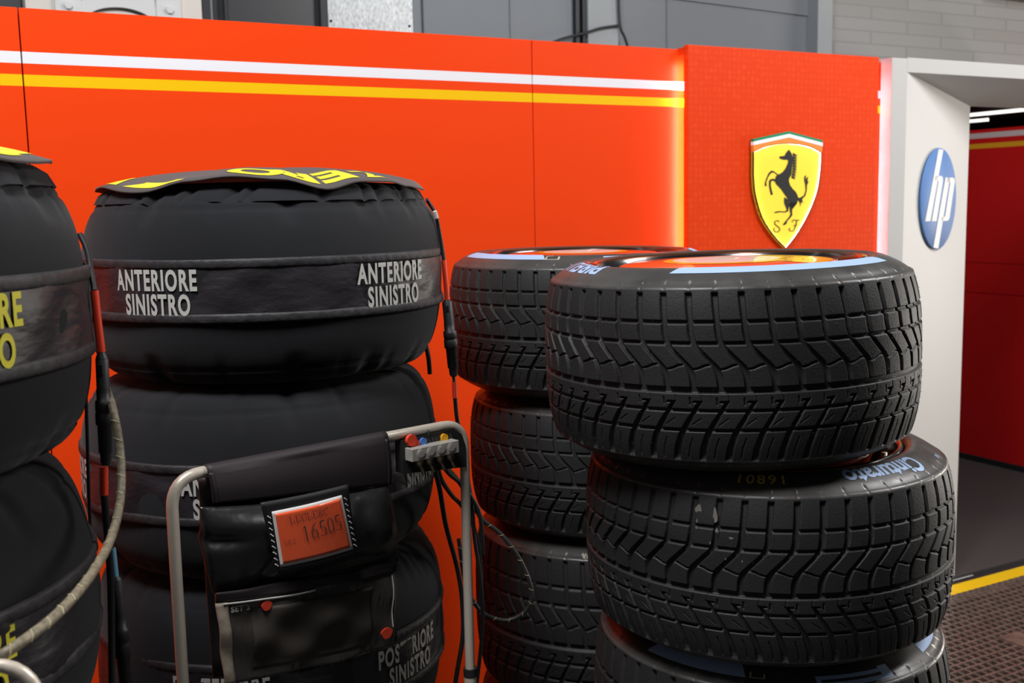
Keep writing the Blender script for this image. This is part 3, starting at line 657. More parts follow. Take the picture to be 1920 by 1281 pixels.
def build_wheels():
    FW, RW = 0.290, 0.385
    MESH['front'] = tyre_mesh('tyre', FW, 40, 0.00125, False, 1)
    MESH['front_mirror'] = tyre_mesh('tyre', FW, 40, 0.00125, True, 2)
    MESH['rear'] = tyre_mesh('tyre', RW, 22, 0.0028, False, 3)
    MESH['plain'] = MESH['rear']
    G1, G2 = 'wet tyres in the right front stack', 'wet tyres in the stack against the red wall'
    def blue(t, mb, name='sidewall_lettering'): mb.build(name, MT['mark_blue'], t)
    def m1(t, f):
        b = MB(); arc_mark(b, f, -118, -36, 0.286, 0.314, 0, slant=3); blue(t, b, 'sidewall_band')
        b = MB(); arc_text(b, f, 'PIRELLI', -166, 0.285, 0.036, 0, 0.03, 1.15); blue(t, b)
    def m2(t, f):
        b = MB(); arc_text(b, f, 'Cinturato', -59, 0.298, 0.036, 0, 0.028, 0.98)
        blue(t, b)
        for a in (-25.5, -23.6): arc_mark(b := MB(), f, a, a + 0.9, 0.328, 0.336); blue(t, b, 'sidewall_tick')
        y = MB(); arc_text(y, f, '16801', -104, 0.304, 0.021, 0, 0.012, 1.05, space=1.2); y.build('crayon_number', MT['mark_yellow'], t)
        for (a, wv, r_a, r_b) in ((-121.5, 0.022, 0.0062, 0.009), (-121.8, 0.042, 0.0012, 0.004), (-116.6, 0.030, 0.0042, 0.014), (-116.0, 0.055, 0.003, 0.004), (-112.0, 0.066, 0.004, 0.002), (-121.9, 0.054, 0.0012, 0.003), (-117.8, 0.078, 0.001, 0.003), (-113.5, 0.104, 0.001, 0.002), (-109.0, 0.106, 0.0014, 0.002)):
            R = RT - 0.0145 * abs((wv - FW / 2) / (FW / 2)) ** 3.2 + 0.0007; pts = []
            for k in range(14):
                q = 2 * PI * k / 14; rr = 1 + 0.18 * math.sin(3 * q + a)
                aa = math.radians(a) + r_a * rr * math.cos(q) / R; pts.append((R * math.cos(aa), R * math.sin(aa), FW / 2 - wv + r_b * rr * math.sin(q)))
            MB().add(pts, [tuple(range(14))]).build('dried_stain', MT['stain'], t)
    def m3(t, f):
        b = MB(); arc_mark(b, f, -146, -111, 0.300, 0.330, 0, slant=2); blue(t, b, 'sidewall_band'); b = MB(); arc_mark(b, f, -40, -22, 0.296, 0.330, 0, slant=2); blue(t, b, 'sidewall_band')
        b = MB(); arc_mark(b, f, -88, -62, 0.334, 0.341); arc_mark(b, f, -65, -61, 0.318, 0.341); arc_mark(b, f, -88, -64, 0.322, 0.329)
        arc_mark(b, f, -88, -86.5, 0.322, 0.341); blue(t, b)
        w = MB(); arc_mark(w, f, -108.6, -104.2, 0.328, 0.3295); arc_mark(w, f, -108.9, -108.3, 0.318, 0.3295); arc_mark(w, f, -104.5, -103.9, 0.320, 0.3295); w.build('outline_mark', MT['mark_white'], t)
    def m4(t, f):
        b = MB(); arc_mark(b, f, -170, -112, 0.288, 0.318, 0, slant=3); blue(t, b, 'sidewall_band'); b = MB()
        arc_mark(b, f, -84, -56, 0.322, 0.330); arc_mark(b, f, -61, -56, 0.302, 0.330); arc_mark(b, f, -84, -60, 0.306, 0.313); arc_mark(b, f, -84, -82, 0.306, 0.330)
        blue(t, b); b = MB(); arc_mark(b, f, -20, -2, 0.290, 0.318); blue(t, b, 'sidewall_band')
        w = MB(); arc_mark(w, f, -110.5, -104, 0.3165, 0.3185); arc_mark(w, f, -110.5, -107.5, 0.300, 0.302); arc_mark(w, f, -104.8, -104, 0.304, 0.318); arc_mark(w, f, -110.6, -110, 0.304, 0.318); w.build('outline_mark', MT['mark_white'], t)
        y = MB(); arc_mark(y, f, -16, -5, 0.322, 0.342); y.build('paint_spot', MT['mark_lime'], t)
    def m5(t, f):
        w = MB(); arc_text(w, f, '16807', -100, 0.334, 0.012, 0, 0.012); w.build('crayon_number', MT['mark_white'], t)
    z = 1.82
    wheel('wet_wheel', 'topmost grooved wet tyre of the right front stack, pale blue arc and red wheel cover', 'front', FW, (0.435, 2.136, 1.528), 0.31, (0.004, -0.021), G1, True, m1, 'yellow')
    wheel('wet_wheel', 'second grooved wet tyre from the top of the right front stack, pale blue word', 'front_mirror', FW, (0.515, 2.150, 1.157), 0.12, (0.0, -0.011), G1, True, m2)
    wheel('wet_wheel', 'third wet tyre of the right front stack, at the bottom edge of the photo', 'rear', RW, (0.530, 2.178, 0.738), 0.2, (0, 0), G1, True, m3)
    wheel('wet_wheel', 'lowest wet tyre of the right front stack, near the floor', 'rear', RW, (0.53, 2.18, 0.268), 0.5, (0, 0), G1, False)
    wheel('wet_wheel', 'topmost grooved wet tyre of the stack against the red wall', 'front', FW, (0.197, 2.937, 1.515), 0.42, (0, 0), G2, True, m4)
    wheel('wet_wheel', 'second tyre from the top of the dim stack against the red wall', 'front', FW, (0.245, 2.95, 1.146), 0.9, (0, 0), G2, False)
    wheel('wet_wheel', 'third tyre of the dim stack against the red wall, pale number on its sidewall', 'rear', RW, (0.250, 2.95, 0.728), 0.2, (0, 0), G2, False, m5)
    wheel('wet_wheel', 'lowest tyre of the dim stack against the red wall, on the floor', 'rear', RW, (0.25, 2.95, 0.258), 0.6, (0, 0), G2, False)
    for (x, y, lab) in ((0.53, 2.18, 'low black pallet under the right front stack of wet tyres'), (0.25, 2.95, 'low black pallet under the wet tyre stack against the red wall')):
        zz = 0.036 if y < 2.5 else 0.027
        tag(MB().box(idf, x - 0.36, x + 0.36, y - 0.36, y + 0.36, 0.0, zz).build('pallet', MT['trolley'], bevel=0.004), lab, 'pallet')
# ------------------------------------------------------------------ wheels wrapped in heating blankets
def blanket_mesh(name, H, seed):
    """pillow shaped cover, half height H, with gathers at the seams"""
    r_ = np.random.default_rng(seed)
    top = [(0.19, 0.000), (0.26, -0.002), (0.31, -0.006), (0.333, -0.013), (0.347, -0.026), (0.358, -0.043), (0.367, -0.064), (0.374, -0.092), (0.3785, -0.125), (0.380, -0.155)]
    pts = [(r, H + z) for r, z in top] + [(r, -(H + z)) for r, z in top[::-1]]
    P = np.array(pts); d = np.concatenate([[0], np.cumsum(np.hypot(*np.diff(P, axis=0).T))]); s = np.linspace(0, d[-1], 110)
    R = np.interp(s, d, P[:, 0]); Z = np.interp(s, d, P[:, 1])
    for _ in range(3):
        R[1:-1] = (R[:-2] + 2 * R[1:-1] + R[2:]) / 4; Z[1:-1] = (Z[:-2] + 2 * Z[1:-1] + Z[2:]) / 4
    n = 420; th = np.arange(n) / n * 2 * PI
    RR = np.tile(R[:, None], (1, n)); ZZ = np.tile(Z[:, None], (1, n)); TH = np.tile(th, (len(R), 1))
    for k in range(7):      # slow dents
        RR += 0.0012 * np.sin(r_.integers(2, 9) * TH + r_.uniform(0, 6) + ZZ * r_.uniform(-14, 14))
    e = np.clip((np.abs(ZZ) - (H - 0.075)) / 0.06, 0, 1)   # gathers near the seams
    gath = np.zeros(n)
    for a in r_.uniform(0, 2 * PI, 46):
        w_ = r_.uniform(0.012, 0.035); dd = (th - a + PI) % (2 * PI) - PI; gath += -r_.uniform(0.003, 0.0105) * np.exp(-(dd / w_) ** 2)
    lean = (np.roll(gath, 2) + gath) / 2
    RR += e * lean[None, :]
    seam = np.exp(-((np.abs(ZZ) - (H - 0.040)) / 0.0035) ** 2); RR -= 0.0028 * seam   # stitched groove
    V = np.stack([RR * np.cos(TH), RR * np.sin(TH), ZZ], -1).reshape(-1, 3); m = len(R)
    i, j = np.meshgrid(np.arange(m - 1), np.arange(n), indexing='ij'); j2 = (j + 1) % n
    Q = np.stack([i * n + j, (i + 1) * n + j, (i + 1) * n + j2, i * n + j2], -1).reshape(-1, 4)
    return np_mesh(name, V, Q, [MT['felt']])
RB = 0.3835
def band_meshes(bh, seed):
    """printed nylon band round the middle, with two stitched hems"""
    r_ = np.random.default_rng(seed); n = 480; th = np.arange(n) / n * 2 * PI; rows = np.linspace(bh, -bh, 25)
    TH, ZZ = np.meshgrid(th, rows); RR = np.full_like(TH, RB)
    for k in range(9):
        a, b, c = r_.integers(5, 26), r_.uniform(-60, 60), r_.uniform(0, 6); RR += 0.0007 * np.sin(a * TH + b * ZZ + c) * (1 - (np.abs(ZZ) / bh) ** 4)
    RR[0] -= 0.005; RR[-1] -= 0.005
    V = np.stack([RR * np.cos(TH), RR * np.sin(TH), ZZ], -1).reshape(-1, 3); m = len(rows)
    i, j = np.meshgrid(np.arange(m - 1), np.arange(n), indexing='ij'); j2 = (j + 1) % n
    Q = np.stack([i * n + j, (i + 1) * n + j, (i + 1) * n + j2, i * n + j2], -1).reshape(-1, 4)
    band = np_mesh('band', V, Q, [MT['nylon']])
    hems = []
    for sg in (1, -1):
        zc = np.array([bh + 0.001, bh, bh - 0.003, bh - 0.008, bh - 0.013, bh - 0.017, bh - 0.018]) * sg
        rc = np.array([RB - 0.004, RB + 0.0012, RB + 0.0020, RB + 0.0024, RB + 0.0020, RB + 0.0012, RB - 0.002])
        TH, _ = np.meshgrid(th, rc); RR = np.tile(rc[:, None], (1, n)); ZZ = np.tile(zc[:, None], (1, n))
        puck = np.zeros(n)
        for a in np.arange(0, 2 * PI, 0.062): puck += 0.0014 * np.exp(-(((th - a - r_.uniform(-0.02, 0.02) + PI) % (2 * PI) - PI) / 0.010) ** 2)
        RR[2:5] += puck[None, :]
        V = np.stack([RR * np.cos(TH), RR * np.sin(TH), ZZ], -1).reshape(-1, 3); m = len(rc)
        i, j = np.meshgrid(np.arange(m - 1), np.arange(n), indexing='ij'); j2 = (j + 1) % n
        hems.append(np_mesh('hem', V, np.stack([i * n + j, (i + 1) * n + j, (i + 1) * n + j2, i * n + j2], -1).reshape(-1, 4), [MT['hem']]))
    return band, hems
def cyl_text(mb, body, a_mid, z0, height, R, xs, offset=0.034):
    vs, fs = text_tris(body, height / 0.7, offset * height / 0.7, xs, 1.16); vs, fs = split_long(vs, fs, 0.02); am = math.radians(a_mid)
    mb.add([Vector((R * math.cos(am + x / R), R * math.sin(am + x / R), z0 + y)) for x, y in vs], fs)
def flap_z(a, r, seed, Rf=0.35):
    if seed == 0:
        K = [(-180, -.004), (-165, -.001), (-145, .004), (-117, -.007), (-101, .006), (-88, .011), (-72, .004), (-57, -.012), (-45, -.002), (-32, -.003), (-18, -.012), (-6, -.016), (6, -.017), (30, .002), (50, .006), (80, -.005), (120, .006), (160, .002), (180, -.004)]
    else:
        K = [(-180, .002), (-130, -.006), (-90, .006), (-60, -.004), (-30, .004), (-5, -.009), (20, -.004), (60, .006), (120, -.004), (180, .002)]
    a = (a + 180) % 360 - 180
    for (a0, v0), (a1, v1) in zip(K, K[1:]):
        if a0 <= a <= a1: t = (a - a0) / (a1 - a0); t = t * t * (3 - 2 * t); w_ = v0 + (v1 - v0) * t; break
    q = r / Rf
    return 0.008 + 0.035 * (1 - q ** 3) + w_ * q ** 2 * 1.25 + 0.007 * q * math.cos(math.radians(a - 30)) * (1 if seed == 0 else 0.4)
def flap_radius(a): return 0.346 + 0.003 * math.sin(math.radians(5 * a)) + 0.002 * math.sin(math.radians(11 * a + 40))
def top_flap(parent, H, seed):
    mb = MB(); na, nr = 144, 12; vs = []
    for lift in (0.0022, -0.0022):
        for i in range(na):
            a = 360 * i / na
            for k in range(nr + 1):
                r = max(0.002, flap_radius(a) * k / nr); vs.append((r * math.cos(math.radians(a)), r * math.sin(math.radians(a)), H + flap_z(a, r, seed) + lift))
    o = na * (nr + 1); fs = []
    for i in range(na):
        j = (i + 1) % na
        for k in range(nr):
            A, B, C_, D_ = i * (nr + 1) + k, i * (nr + 1) + k + 1, j * (nr + 1) + k + 1, j * (nr + 1) + k
            fs.append((A, B, C_, D_)); fs.append((A + o, D_ + o, C_ + o, B + o))
        fs.append((i * (nr + 1) + nr, i * (nr + 1) + nr + o, j * (nr + 1) + nr + o, j * (nr + 1) + nr))
    cv = MB(); cv.lathe([(0.350, H - 0.030), (0.340, H - 0.012), (0.325, H - 0.002), (0.300, H + 0.004), (0.22, H + 0.012), (0.0, H + 0.016)], 420)
    rg_ = np.random.default_rng(21); ga = [(a, rg_.uniform(0.012, 0.03), rg_.uniform(0.003, 0.009)) for a in rg_.uniform(-PI, PI, 52)]
    for i, (vx, vy, vz) in enumerate(cv.v):
        rr, th = math.hypot(vx, vy), math.atan2(vy, vx)
        if rr > 0.29:
            dd = sum(h_ * math.exp(-(((th + (rr - 0.33) * 1.5 - a + PI) % (2 * PI) - PI) / w_) ** 2) for a, w_, h_ in ga) * min(1, (rr - 0.29) / 0.03); k_ = 1 - 0.7 * dd / rr; cv.v[i] = (vx * k_, vy * k_, vz - 0.8 * dd + 0.003)
    cv.build('top_cover', MT['felt'], parent)
    mb.add(vs, fs, 0, True); fl = mb.build('top_flap', MT['flap'], parent)
    f = lambda a, r, c: Vector((r * math.cos(math.radians(a)), r * math.sin(math.radians(a)), H + flap_z(a, r, seed) + 0.0022 + c))
    lt = MB()
    if seed == 0:
        # P Z E R O round the right front edge, letter tops towards the hem, stretched like the print
        for (ch, am, r0, h, xs, off) in (('P', -11, 0.296, 0.034, 1.1, 0.008), ('Z', -31, 0.264, 0.062, 1.25, 0.028), ('E', -49, 0.258, 0.068, 1.45, 0.055), ('R', -65, 0.258, 0.070, 1.3, 0.045), ('O', -80, 0.256, 0.072, 1.25, 0.05)):
            arc_text(lt, f, ch, am, r0, h, 0, off, xs, 0.001)
        lt.build('lettering', MT['print_yellow'], fl); lt = MB(); arc_mark(lt, f, -127, -107, 0.300, 0.334, 0, 0.001, slant=8); lt.build('printed_mark', MT['print_yellow'], fl); lt = MB(); arc_mark(lt, f, -148, -139, 0.280, 0.332, 0, 0.001, slant=6)
    else:
        arc_mark(lt, f, -4, 16, 0.270, 0.325, 0, 0.001, slant=6); lt.build('printed_mark', MT['print_yellow'], fl); lt = MB(); arc_text(lt, f, 'PIRELLI', -24, 0.262, 0.066, 0, 0.045, 1.0, 0.001)
    lt.build('printed_mark' if seed == 0 else 'lettering', MT['print_yellow'], fl)
BL = {}
def wrapped(label, kind, loc, words, angles, ink, group, top=None, rotz=0.0):
    H = 0.193 if kind == 'front' else 0.212; bh = 0.0595 if kind == 'front' else 0.066
    t = thing('wrapped_wheel', label, 'tyre blanket', loc, group)
    if kind not in BL: BL[kind] = (blanket_mesh('blanket', H, 5 if kind == 'front' else 6), band_meshes(bh, 8))
    o = link('blanket', BL[kind][0], t); o.rotation_euler = (0, 0, rotz)
    b = link('band', BL[kind][1][0], t); b.rotation_euler = (0, 0, rotz)
    for hm in BL[kind][1][1]: link('hem', hm, b)
    if words:
        for a in angles:
            lt = MB(); h = 0.0375
            cyl_text(lt, words[0], a, 0.0035, h, RB + 0.0022, 0.575); cyl_text(lt, words[1], a + 0.5, -0.0425, h, RB + 0.0022, 0.575)
            q = lt.build('lettering', MT[ink], b); q.rotation_euler = (0, 0, -rotz)
    if top is not None: top_flap(t, H, top)
    return t
def build_wrapped():
    A, P = ('ANTERIORE', 'SINISTRO'), ('POSTERIORE', 'SINISTRO')
    g1, g2 = 'blanket wrapped wheels of the middle left stack', 'blanket wrapped wheels at the left edge'
    x, y = -0.537, 2.362
    wrapped('topmost black tyre blanket of the middle left stack, with pale grey words on its band', 'front', (x, y, 1.673), A, (-110.5, -37.5, 35), 'print_grey', g1, 0)
    wrapped('second black tyre blanket of the middle left stack, behind the steel handle', 'front', (x - 0.026, y - 0.005, 1.283), A, (-87, -18, -157), 'print_grey', g1, None, 1.9)
    wrapped('third black tyre blanket of the middle left stack, with slanting pale words beside the pouch', 'rear', (x - 0.020, y, 0.877), P, (-94, -31), 'print_grey', g1, None, 0.4)
    wrapped('lowest black tyre blanket of the middle left stack', 'rear', (x, y, 0.452), None, (), 'print_grey', g1, None, 2.4)
    x, y = -0.939, 1.335
    wrapped('topmost black tyre blanket at the left edge, yellow words on its band', 'front', (x, y, 1.692), A, (-29, 60), 'print_yellow', g2, 1, 0.8)
    wrapped('second black tyre blanket at the left edge, behind the beige hose', 'front', (x - 0.018, y, 1.302), A, (-33, 50), 'print_yellow', g2, None, 2.9)
    wrapped('third black tyre blanket at the left edge', 'rear', (x - 0.01, y, 0.896), None, (), 'print_yellow', g2, None, 1.2)
    wrapped('lowest black tyre blanket at the left edge', 'rear', (x, y, 0.471), None, (), 'print_yellow', g2, None, 2.2)

# ------------------------------------------------------------------ trolleys with steel handles
def bend(p0, p1, p2, rad, n=8):
    """round corner at p1"""
    p0, p1, p2 = Vector(p0), Vector(p1), Vector(p2); a = p1 + (p0 - p1).normalized() * rad; b = p1 + (p2 - p1).normalized() * rad
    return [a * (1 - t) ** 2 + p1 * 2 * t * (1 - t) + b * t * t for t in [i / n for i in range(n + 1)]]
def trolley(label, stack, A, B, ztop, deck, rad=0.010, wide=(-0.053, 0.0)):
    A, B = Vector((*A, 0)), Vector((*B, 0)); U = (B - A).normalized(); Nn = Vector((U.y, -U.x, 0)); S = Vector((*stack, 0))
    t = thing('tyre_trolley', label, 'trolley', (stack[0], stack[1], 0), 'trolleys with steel tube handles')
    o = t.location.copy()
    fr = lambda a, b, c: S + U * a + Nn * b + Vector((0, 0, c)) - o
    nd = (A - S).dot(Nn)
    MB().box(fr, -0.42, 0.42, -0.40, nd + 0.02, deck - 0.03, deck).build('deck', MT['trolley'], t, bevel=0.004)
    for sa in (-0.36, 0.36):
        for sb in (-0.34, nd - 0.06):
            c = MB(); h = 0.05; w0 = fr(sa, sb, h)
            c.tube([w0 - U * 0.014, w0 + U * 0.014], h, 18); c.build('castor', MT['connector'], t)
            s_ = MB(); s_.tube([fr(sa, sb, h), fr(sa, sb, deck - 0.028)], 0.012, 10); s_.build('castor_stem', MT['trolley'], t)
    h = MB(); Lz = lambda p, z: Vector((p.x, p.y, z)) - o
    a0 = Lz(A, deck - 0.005); a1 = Lz(A, ztop); b1 = Lz(B, ztop); b0 = Lz(B, deck - 0.005)
    h.tube([a0] + bend(a0, a1, b1, 0.055) + bend(a1, b1, b0, 0.055) + [b0], rad, 14)
    h.build('handle', MT['steel'], t)
    return t, U, Nn
HA, HB = Vector((-0.527, 1.755, 0)), Vector((-0.137, 2.10, 0)); HU = (HB - HA).normalized(); HN = Vector((HU.y, -HU.x, 0))
def hpt(u, z, d=0.0): return HA + HU * u + HN * d + Vector((0, 0, z))
def build_trolleys():
    e0, e1 = hpt(-0.055, 0), hpt(0.568, 0)
    t, U, Nn = trolley('steel tube handled trolley under the middle left stack, with a small valve block', (-0.537, 2.362), e0.xy, e1.xy, 1.386, 0.236)
    o = t.location
    f = lambda u, z, d: hpt(u, z, d) - o
    br = MB(); br.prism([(0.405, 1.376), (0.53, 1.380), (0.553, 1.365), (0.562, 1.340), (0.562, 1.296), (0.405, 1.310)], f, -0.012, 0.012)
    k = 0.412
    while k < 0.553:
        br.add([f(k, 1.372, 0.0122), f(k + 0.004, 1.372, 0.0122), f(k + 0.030, 1.306 + 0.004, 0.0122), f(k + 0.026, 1.306 + 0.004, 0.0122), f(k + 0.002, 1.372, 0.0145), f(k + 0.028, 1.310, 0.0145)], [(0, 4, 5, 3), (4, 1, 2, 5)]) if k < 0.528 else None
        k += 0.009
    b = br.build('bracket', MT['rib_black'], t)
    mf = MB(); mf.box(lambda u, z, d: hpt(u, z, d) - o, 0.411, 0.526, 1.336, 1.361, 0.012, 0.036)
    m = mf.build('valve_block', MT['alu'], t, bevel=0.0012)
    for i, u in enumerate((0.432, 0.456, 0.482, 0.507)):
        dm = MB(); dm.prism(arcp(u, 1.3495, 0.0098, 0.0098, 0, 352, 22), f, 0.036, 0.0372); dm.prism(arcp(u, 1.3495, 0.0070, 0.0070, 0, 352, 22), f, 0.0372, 0.0380); dm.build('port_cap', MT['alu'], m)
        nz = MB(); p0 = f(u, 1.337, 0.024); ax = (Vector((0, 0, -1)) + HU * 0.22 + HN * 0.35).normalized()
        nz.tube([p0, p0 + ax * 0.012, p0 + ax * 0.0121, p0 + ax * 0.016, p0 + ax * 0.0161, p0 + ax * 0.032], [0.0085, 0.0085, 0.0065, 0.0065, 0.0038, 0.0036], 12); nz.build('nozzle', MT['brass'], m)
    for (u, z, r, m_) in ((0.4235, 1.3745, 0.0115, 'dot_red'), (0.4345, 1.3655, 0.0085, 'dot_red'), (0.4535, 1.3665, 0.0078, 'dot_blue'), (0.5055, 1.3655, 0.0086, 'dot_yellow')):
        d0 = 0.013 if r < 0.011 else 0.016
        q = MB(); q.prism(arcp(u, z, r, r, 0, 345, 23), f, 0.0125, d0 + 0.004); q.build('coloured_disc', MT[m_], t, bevel=0.0012)
    zt = MB(); zt.tube([f(0.470, 1.3765 + 0.0125 * math.sin(a_), 0.0125 * math.cos(a_)) for a_ in np.linspace(0, 2 * PI, 13)], 0.0022, 8); zt.build('cable_tie', MT['cable_black'], t)
    ft = MB(); p = f(0.568, 0.0, 0.0); ft.tube([p + Vector((0, 0, 0.237)), p + Vector((0, 0, 0.845))], 0.0135, 14); ft.build('socket', MT['steel'], t)
    cl = MB(); cl.tube([p + Vector((0, 0, 0.845)), p + Vector((0, 0, 0.862))], 0.0145, 14); cl.build('collar', MT['rib_black'], t)
    # the trolley at the left edge
    trolley('trolley at the left edge with one bent steel tube in the bottom left corner', (-0.939, 1.335), (-1.05, 0.862), (-0.473, 1.002), 1.388, 0.255, 0.0068)

# ------------------------------------------------------------------ document pouch hung on the handle
def sheet(mb, fn, nu, nv, th, mi=0):
    """a thick cloth: fn(s, t) -> (u, z, d) in the handle frame"""
    vs = []
    for lay in (0, 1):
        for i in range(nu + 1):
            for j in range(nv + 1):
                u, z, d = fn(i / nu, j / nv); vs.append(hpt(u, z, d + (th if lay else 0)))
    N_ = (nu + 1) * (nv + 1); I = lambda i, j, l: l * N_ + i * (nv + 1) + j; fs = []
    for i in range(nu):
        for j in range(nv):
            fs += [(I(i, j, 1), I(i + 1, j, 1), I(i + 1, j + 1, 1), I(i, j + 1, 1)), (I(i, j, 0), I(i, j + 1, 0), I(i + 1, j + 1, 0), I(i + 1, j, 0))]
    for i in range(nu): fs += [(I(i, 0, 0), I(i + 1, 0, 0), I(i + 1, 0, 1), I(i, 0, 1)), (I(i, nv, 0), I(i, nv, 1), I(i + 1, nv, 1), I(i + 1, nv, 0))]
    for j in range(nv): fs += [(I(0, j, 0), I(0, j, 1), I(0, j + 1, 1), I(0, j + 1, 0)), (I(nu, j, 0), I(nu, j + 1, 0), I(nu, j + 1, 1), I(nu, j, 1))]
    return mb.add(vs, fs, mi, True)
def bil(q):
    """q = four corners (u, z): top left, top right, bottom right, bottom left"""
    def g(s, t):
        a = (q[0][0] + (q[1][0] - q[0][0]) * s, q[0][1] + (q[1][1] - q[0][1]) * s); b = (q[3][0] + (q[2][0] - q[3][0]) * s, q[3][1] + (q[2][1] - q[3][1]) * s)
        return a[0] + (b[0] - a[0]) * t, a[1] + (b[1] - a[1]) * t
    return g
def build_pouch():
    t = thing('document_pouch', 'black document pouch with an orange card, hung on the steel tube handle', 'pouch', hpt(0.18, 1.386, 0))
    o = t.location
    def put(mb, name, m, par=t, **k):
        mb.v = [tuple(Vector(v) - o) for v in mb.v]; return mb.build(name, MT[m], par, **k)
    # cloth strap folded over the tube
    q = bil([(0.005, 1.386), (0.372, 1.386), (0.374, 1.296), (0.010, 1.333)])
    def st(s, tt):
        if tt < 0.4:
            a_ = PI * (1 - tt / 0.4); u, z = q(s, 0); return u, 1.386 + 0.0122 * math.sin(a_), 0.0122 * math.cos(a_)
        u, z = q(s, (tt - 0.4) / 0.6); return u, z, 0.0122 + 0.004 * math.sin((tt - 0.4) * 5) + 0.002 * math.sin(s * 9)
    put(sheet(MB(), st, 30, 26, 0.003), 'hanging_strap', 'strap')
    for s in (0.012, 0.985):
        e = MB(); sheet(e, lambda a_, b_, s=s: (lambda w: (w[0] + (a_ - 0.5) * 0.008, w[1], w[2] + 0.003))(st(s, 0.4 + 0.6 * b_)), 1, 14, 0.0015)
        put(e, 'strap_binding', 'binding')
    # glossy vinyl body with a soft bulge
    qb = bil([(-0.012, 1.330), (0.368, 1.300), (0.386, 1.140), (0.004, 1.172)])
    qt = bil([(-0.012, 1.352), (0.366, 1.318), (0.372, 1.296), (-0.012, 1.335)])
    def bd(s, tt):
        u, z = qb(s, tt)
        edge = math.sin(PI * min(1, max(0, s))) ** 0.45
        prof = math.sin(PI * min(1, max(0, tt * 1.05 - 0.02)) ** 0.72) if tt < 0.97 else 0.0
        bul = 0.046 * edge * max(0, prof) + 0.010
        bul += 0.010 * math.exp(-((s - 0.10) / 0.06) ** 2 - ((tt - 0.80) / 0.16) ** 2) - 0.016 * math.exp(-((s - 0.08) / 0.12) ** 2 - ((tt - 0.36) / 0.09) ** 2)
        bul += 0.004 * math.sin(7 * s + 5 * tt) * edge - 0.012 * math.exp(-((s - 0.80) / 0.05) ** 2 - ((tt - 0.22) / 0.16) ** 2) + 0.010 * math.exp(-((s - 0.90) / 0.08) ** 2 - ((tt - 0.62) / 0.22) ** 2)
        bul -= 0.010 * math.exp(-((s - 0.26 - 0.3 * (0.8 - tt)) / 0.035) ** 2) * math.exp(-((tt - 0.65) / 0.25) ** 2)
        dz = -0.010 * math.sin(PI * s) * (1 - tt)
        return u - 0.012 * math.sin(PI * tt) * (1 - 2 * s) * 0.6, z + dz, bul
    put(sheet(MB(), bd, 60, 40, 0.003), 'body', 'vinyl')
    bk = MB(); qk = bil([(0.0, 1.372), (0.37, 1.372), (0.366, 0.978), (0.006, 1.015)])
    put(sheet(bk, lambda s, tt: (*qk(s, tt), -0.016), 6, 10, 0.003), 'back_sheet', 'vinyl')
    # framed card
    def frame(qc, base, bend_=0.006):
        gq = bil(qc); return lambda s, tt: (*gq(s, tt), base + 0.006 + bend_ * math.sin(PI * s) + 0.004 * (1 - tt) - 0.002)
    qf = [(0.070, 1.332), (0.243, 1.331), (0.258, 1.194), (0.100, 1.200)]
    ff = frame(qf, 0.058)
    def rounded(s, tt):
        return ff(s, tt)
    hold = put(sheet(MB(), rounded, 20, 16, 0.004), 'card_holder', 'binding')
    qc = [(0.0885, 1.3135), (0.2275, 1.3150), (0.2495, 1.2095), (0.1025, 1.2115)]
    fc = frame(qc, 0.0626)
    put(sheet(MB(), fc, 20, 16, 0.0012), 'card_border', 'card_white', hold)
    g = bil(qc)
    fin = lambda s, tt: (lambda w: (w[0], w[1], w[2] + 0.0013))(fc(0.035 + 0.93 * s, 0.05 + 0.90 * tt))
    put(sheet(MB(), fin, 24, 18, 0.0006), 'card', 'card', hold)
    st_ = MB()   # white stitches along both sides
    for sd in (-0.045, 1.045):
        for k in range(9):
            tt = 0.06 + k * 0.108
            w0 = fc(sd - 0.016, tt); w1 = fc(sd + 0.016, tt + 0.05)
            st_.tube([hpt(w0[0], w0[1], w0[2] + 0.001), hpt(w1[0], w1[1], w1[2] + 0.001)], 0.0011, 6)
    put(st_, 'stitching', 'print_white', hold)
    ink = MB(); F = lambda a, b, c: (lambda w: hpt(w[0], w[1], w[2] + 0.0022 + c))(fin(a, 1 - b))
    def glyph(ch, x, y, w, h):
        P = lambda pts: [(x + a * w, y + b * h) for a, b in pts]
        W_, T_ = 0.16 * w * 1.0, 0.05 * w
        S_ = lambda pts: stroke(ink, P(pts), W_, F, 0, 0, T_)
        serif = lambda a, b: stroke(ink, P([(a - 0.16, b), (a + 0.16, b)]), 0.03 * h, F, 0)
        el = lambda cx, cy, rx, ry, a0, a1, n=16: arcp(cx, cy, rx, ry, a0, a1, n)
        if ch == 'L': S_([(0.2, 0), (0.2, 1)]); serif(0.2, 1); stroke(ink, P([(0.05, 0.015), (0.85, 0.015)]), 0.04 * h, F, 0); S_([(0.82, 0.0), (0.88, 0.25)])
        if ch == 'E': S_([(0.2, 0), (0.2, 1)]); [stroke(ink, P([(0.05, b), (0.82, b)]), 0.04 * h, F, 0) for b in (0.015, 0.985)]; stroke(ink, P([(0.2, 0.52), (0.6, 0.52)]), 0.04 * h, F, 0); S_([(0.82, 0.0), (0.88, 0.25)]); S_([(0.8, 1), (0.82, 0.8)])
        if ch == 'C': S_(el(0.52, 0.5, 0.42, 0.5, 40, 320)); S_([(0.86, 1.0), (0.86, 0.72)])
        if ch == 'R': S_([(0.2, 0), (0.2, 1)]); serif(0.2, 0); S_([(0.2, 0.98), (0.45, 0.99)] + el(0.45, 0.75, 0.3, 0.24, 80, -80) + [(0.2, 0.5)]); S_([(0.45, 0.5), (0.9, 0.0)])
        if ch == 'S': S_(el(0.5, 0.75, 0.32, 0.24, 30, 270) + el(0.5, 0.26, 0.34, 0.25, 90, -150))
